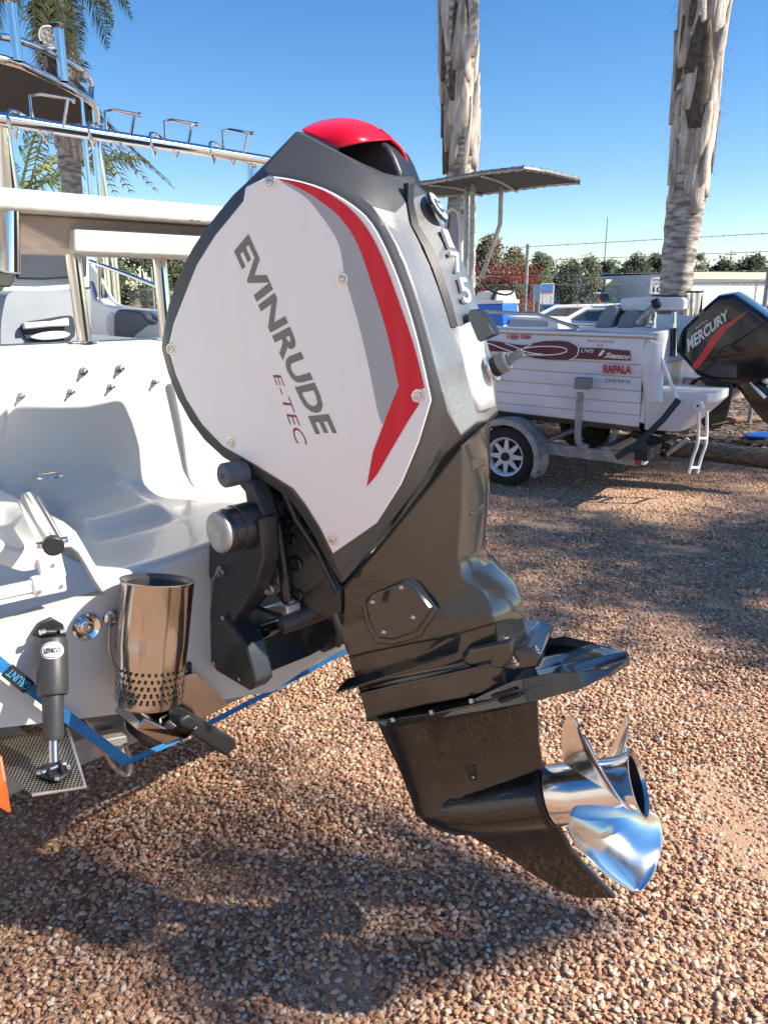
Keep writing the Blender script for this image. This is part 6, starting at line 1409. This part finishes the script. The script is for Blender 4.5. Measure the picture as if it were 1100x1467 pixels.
rg = [[Vector((sx * w_ / 2 * k, sy * .3 * k, z)) for sx, sy in ((-1, -1), (1, -1), (1, 1), (-1, 1))] for k, z in ((.85, 0), (.97, h0 - .08), (1.04, h0 - .06), (1.04, h0))]
mb.loft(rg); mb.obj('tub_body', mat('tub_blue', (.03, .12, .32), .5), root, bevel=.02)
for k, (q, col, nm, lb) in enumerate((((857, 433, 10.5), (.75, .30, .02), 'hazard_placard', 'orange diamond placard on the fence'), ((878, 431, 10.4), (.05, .28, .08), 'hazard_placard', 'green diamond placard on the fence'))):
    px, py, s_ = q; tpar = 0
    # where the sight line meets the fence
    n_ = Vector((fd.y, -fd.x, 0)); dd = ray(px, py); kk = (FA - CAMP).dot(n_) / dd.dot(n_); c = CAMP + dd * kk; e = s_ / 2 / 1144 * kk * 1.0
    sgn_ = -1 if n_.dot(CAMP - FA) < 0 else 1
    mb = MB(); mb.prism([fd * e, Z * e, -fd * e, -Z * e], n_ * sgn_ * .01); o = mb.obj(nm, mat('placard%d' % k, col, .5), None, bevel=.003); o.location = c + n_ * sgn_ * .01; tag(o, lb, 'placard')
# red farm machinery with rows of curved tines
rp = at(722, 420, 40); red = thing('farm_cultivator', 'red farm cultivator with rows of curved tines parked beyond the fence', 'cultivator', Vector((rp.x, 40, 0)))
mred = mat('farm_red', (.38, .03, .03), .6, var=.3); px_m = 40 / 1144
def bar(a, b_, r, nm='beam', m=mred):
    mb = MB(); mb.tube([a, b_], r, 4); return mb.obj(nm, m, red, smooth=0)
for z, y in ((2.55, 0), (2.35, .6), (1.5, .2), (1.3, -.5), (.75, 0), (.7, -.9)): bar((-2.4, y, z), (1.8, y, z), .09)
for x in (-2.2, -1.0, .2, 1.5): bar((x, 0, 2.6), (x, .2, .6), .05); bar((x, .2, 1.5), (x + .5, -.9, .7), .045); bar((x, .6, 2.35), (x - .3, -.5, 1.3), .04)
def tine(x, y, z, s_):
    mb = MB(); mb.tube([(x, y, z), (x - .05, y - .05, z + .28 * s_), (x + .08, y - .1, z + .42 * s_), (x + .2, y - .1, z + .30 * s_), (x + .2, y - .1, z + .12 * s_)], .035, 5, curve=False); return mb.obj('tine', mred, red, smooth=0)
for k in range(17): tine(-2.35 + .245 * k, 0, 2.58, 1)
for k in range(14): tine(-2.3 + .28 * k, -.5, 1.32, -1)
for k in range(14): tine(-2.2 + .28 * k, -.9, .74, -1)
for x in (-1.6, .9):
    b_ = MB(); b_.lathe((x, -.4, .35), Y, [(0, 0), (0, .28), (.03, .35), (.2, .35), (.23, .28), (.23, 0)], 20); b_.obj('wheel', M['tyre'], red)
lettering('frame_lettering', 'SC', [(-.35, -1.1, 1.02), (.4, -1.1, 1.02), (.4, -1.1, .62), (-.35, -1.1, .62)], M['white_print'], red, .02)
mb = MB(); p = at(762, 447, 30); mb.box((0, 0, .45), 1.5, .8, .35); 
for sx in (-.6, .6): mb.box((sx, 0, .14), .12, .7, .28)
o = mb.obj('red_crate', mat('crate_red', (.5, .05, .03), .5), None, bevel=.02); o.location = (p.x, 30, 0); tag(o, 'flat red steel crate below the farm machinery', 'crate')
# far masts
for px, yd, tp, lb in ((862, 120, 318, 'thin radio mast above the trees, left of the thick palm'), (1040, 110, 362, 'power pole above the long warehouse')):
    b = at(px, 420, yd); h = CAMH + (420 - tp) / 1144 * yd; root = thing('mast' if yd == 120 else 'power_pole', lb, 'mast' if yd == 120 else 'pole', Vector((b.x, yd, 0)))
    mb = MB(); mb.tube([(0, 0, 0), (0, 0, h)], [.10, .06], 6); mb.obj('pole', M['galv'], root)
    if yd == 110:
        mb = MB(); mb.box((0, 0, h - .5), 1.6, .1, .1); mb.obj('cross_arm', M['bark'], root)
    else:
        for k in range(8): mb = MB(); mb.box((0, 0, h * (.3 + .08 * k)), .4, .05, .05); mb.obj('rung', M['galv'], root)
# small white runabout behind the aluminium boat
rb_ = at(835, 460, 11.2); rb = thing('runabout_boat', 'low white runabout with a sloping screen frame behind the aluminium boat', 'boat', Matrix.Translation((rb_.x, 10.6, 0)) @ Matrix.Rotation(radians(8), 4, 'Z'))
rg = []
for x, w_, zt in ((1.6, .75, 1.28), (.6, .85, 1.30), (-.6, .8, 1.30), (-1.5, .5, 1.30), (-2.1, .06, 1.32)):
    rg.append([Vector((x, -w_, zt)), Vector((x, -w_ * .9, .85)), Vector((x, 0, .6)), Vector((x, w_ * .9, .85)), Vector((x, w_, zt))])
mb = MB(); mb.loft(rg); mb.obj('hull', M['white_frame'], rb, bevel=.02)
mb = MB(); mb.tube([(-.75, -.6, 1.3), (-.35, -.55, 1.50), (.7, -.55, 1.52), (.7, .55, 1.52), (-.35, .55, 1.50), (-.75, .6, 1.3)], .025, 8); mb.obj('screen_frame', M['white_frame'], rb)
mb = MB(); mb.prism([(-.60, -.57, 1.31), (-.33, -.53, 1.46), (.4, -.53, 1.47), (.4, -.57, 1.31)], (0, .02, 0)); mb.obj('side_screen', M['dark_glass'], rb)
mb = MB(); mb.prism([(-.60, .55, 1.31), (-.33, .51, 1.46), (.4, .51, 1.47), (.4, .55, 1.31)], (0, .02, 0)); mb.obj('side_screen', M['dark_glass'], rb)
for x, y in ((-.8, -.4), (-.8, .4), (.9, -.4), (.9, .4)): mb = MB(); mb.box((x, y, .38), .12, .12, .76); mb.obj('stand', M['timber'], rb)
# dark car at the right edge behind the fence
dc_ = at(1112, 430, 17); dc = thing('parked_car', 'dark green car behind the fence at the right edge', 'car', Matrix.Translation((dc_.x + 1.2, 17, 0)) @ Matrix.Rotation(radians(-12), 4, 'Z'))
dcm = mat('car_paint', (.02, .035, .035), .15, coat=1)
mb = MB(); mb.prism([(2.2, -.85, .4), (2.25, -.85, .75), (1.3, -.85, .98), (-2.1, -.85, .98), (-2.2, -.85, .45)], (0, 1.7, 0)); mb.obj('body', dcm, dc, bevel=.08, seg=3)
mb = MB(); mb.prism([(1.2, -.72, .96), (.5, -.62, 1.42), (-1.4, -.62, 1.45), (-2.0, -.72, .96)], (0, 1.34, 0)); mb.obj('cabin', M['dark_glass'], dc, bevel=.06, seg=3)
for s_ in (-1, 1):
    for x in (1.4, -1.4):
        b_ = MB(); b_.lathe((x, s_ * .8 - .1, .32), Y, [(0, 0), (0, .26), (.03, .32), (.17, .32), (.2, .26), (.2, 0)], 22); b_.obj('wheel', M['tyre'], dc)
# corrugated shed behind the camera: it shades nothing in view but shows in every glossy surface
cs = thing('corrugated_shed', 'long pale corrugated iron shed on the near side of the yard', 'shed', Matrix.Translation((-7.5, -2.5, 0)))
mw = mat('corrugated_white', (.74, .72, .66), .45, metal=.2, var=.12, vscale=1.5)
sa, sb = Vector((0, 3.2, 0)), Vector((10.5, -6.5, 0)); dd = (sb - sa).normalized(); nn2 = Vector((-dd.y, dd.x, 0)); Ls = (sb - sa).length
mb = MB(); n = int(Ls / .035); rows = [[], []]
for k in range(n):
    s_ = k * .035; off = .03 * math.sin(s_ / .19 * 2 * pi)
    for r, z in ((0, 0.3), (1, 3.1)): rows[r].append(sa + dd * s_ + nn2 * off + Z * z)
mb.loft(rows, closed=False, cap=False); mb.obj('wall', mw, cs, smooth=60)
mb = MB(); mb.box(sa + dd * Ls / 2 + Z * .15 - nn2 * .1, Ls, .2, .3, dd, nn2, Z); mb.obj('base', M['shed_grey'], cs)
mb = MB(); mb.box(sa + dd * Ls / 2 + Z * 3.2 - nn2 * 2.2, Ls + .4, 4.8, .12, dd, nn2, Z); mb.obj('roof', M['galv'], cs)
mb = MB(); mb.box(sa + dd * 7.5 + Z * 1.3 + nn2 * .045, 2.6, .08, 2.5, dd, nn2, Z); mb.obj('dark_doorway', M['door_grey'], cs)
mb = MB(); mb.box(sa + dd * Ls / 2 + Z * 1.6 - nn2 * 4.2, Ls, .1, 3.2, dd, nn2, Z); mb.obj('back_wall', M['shed_grey'], cs)
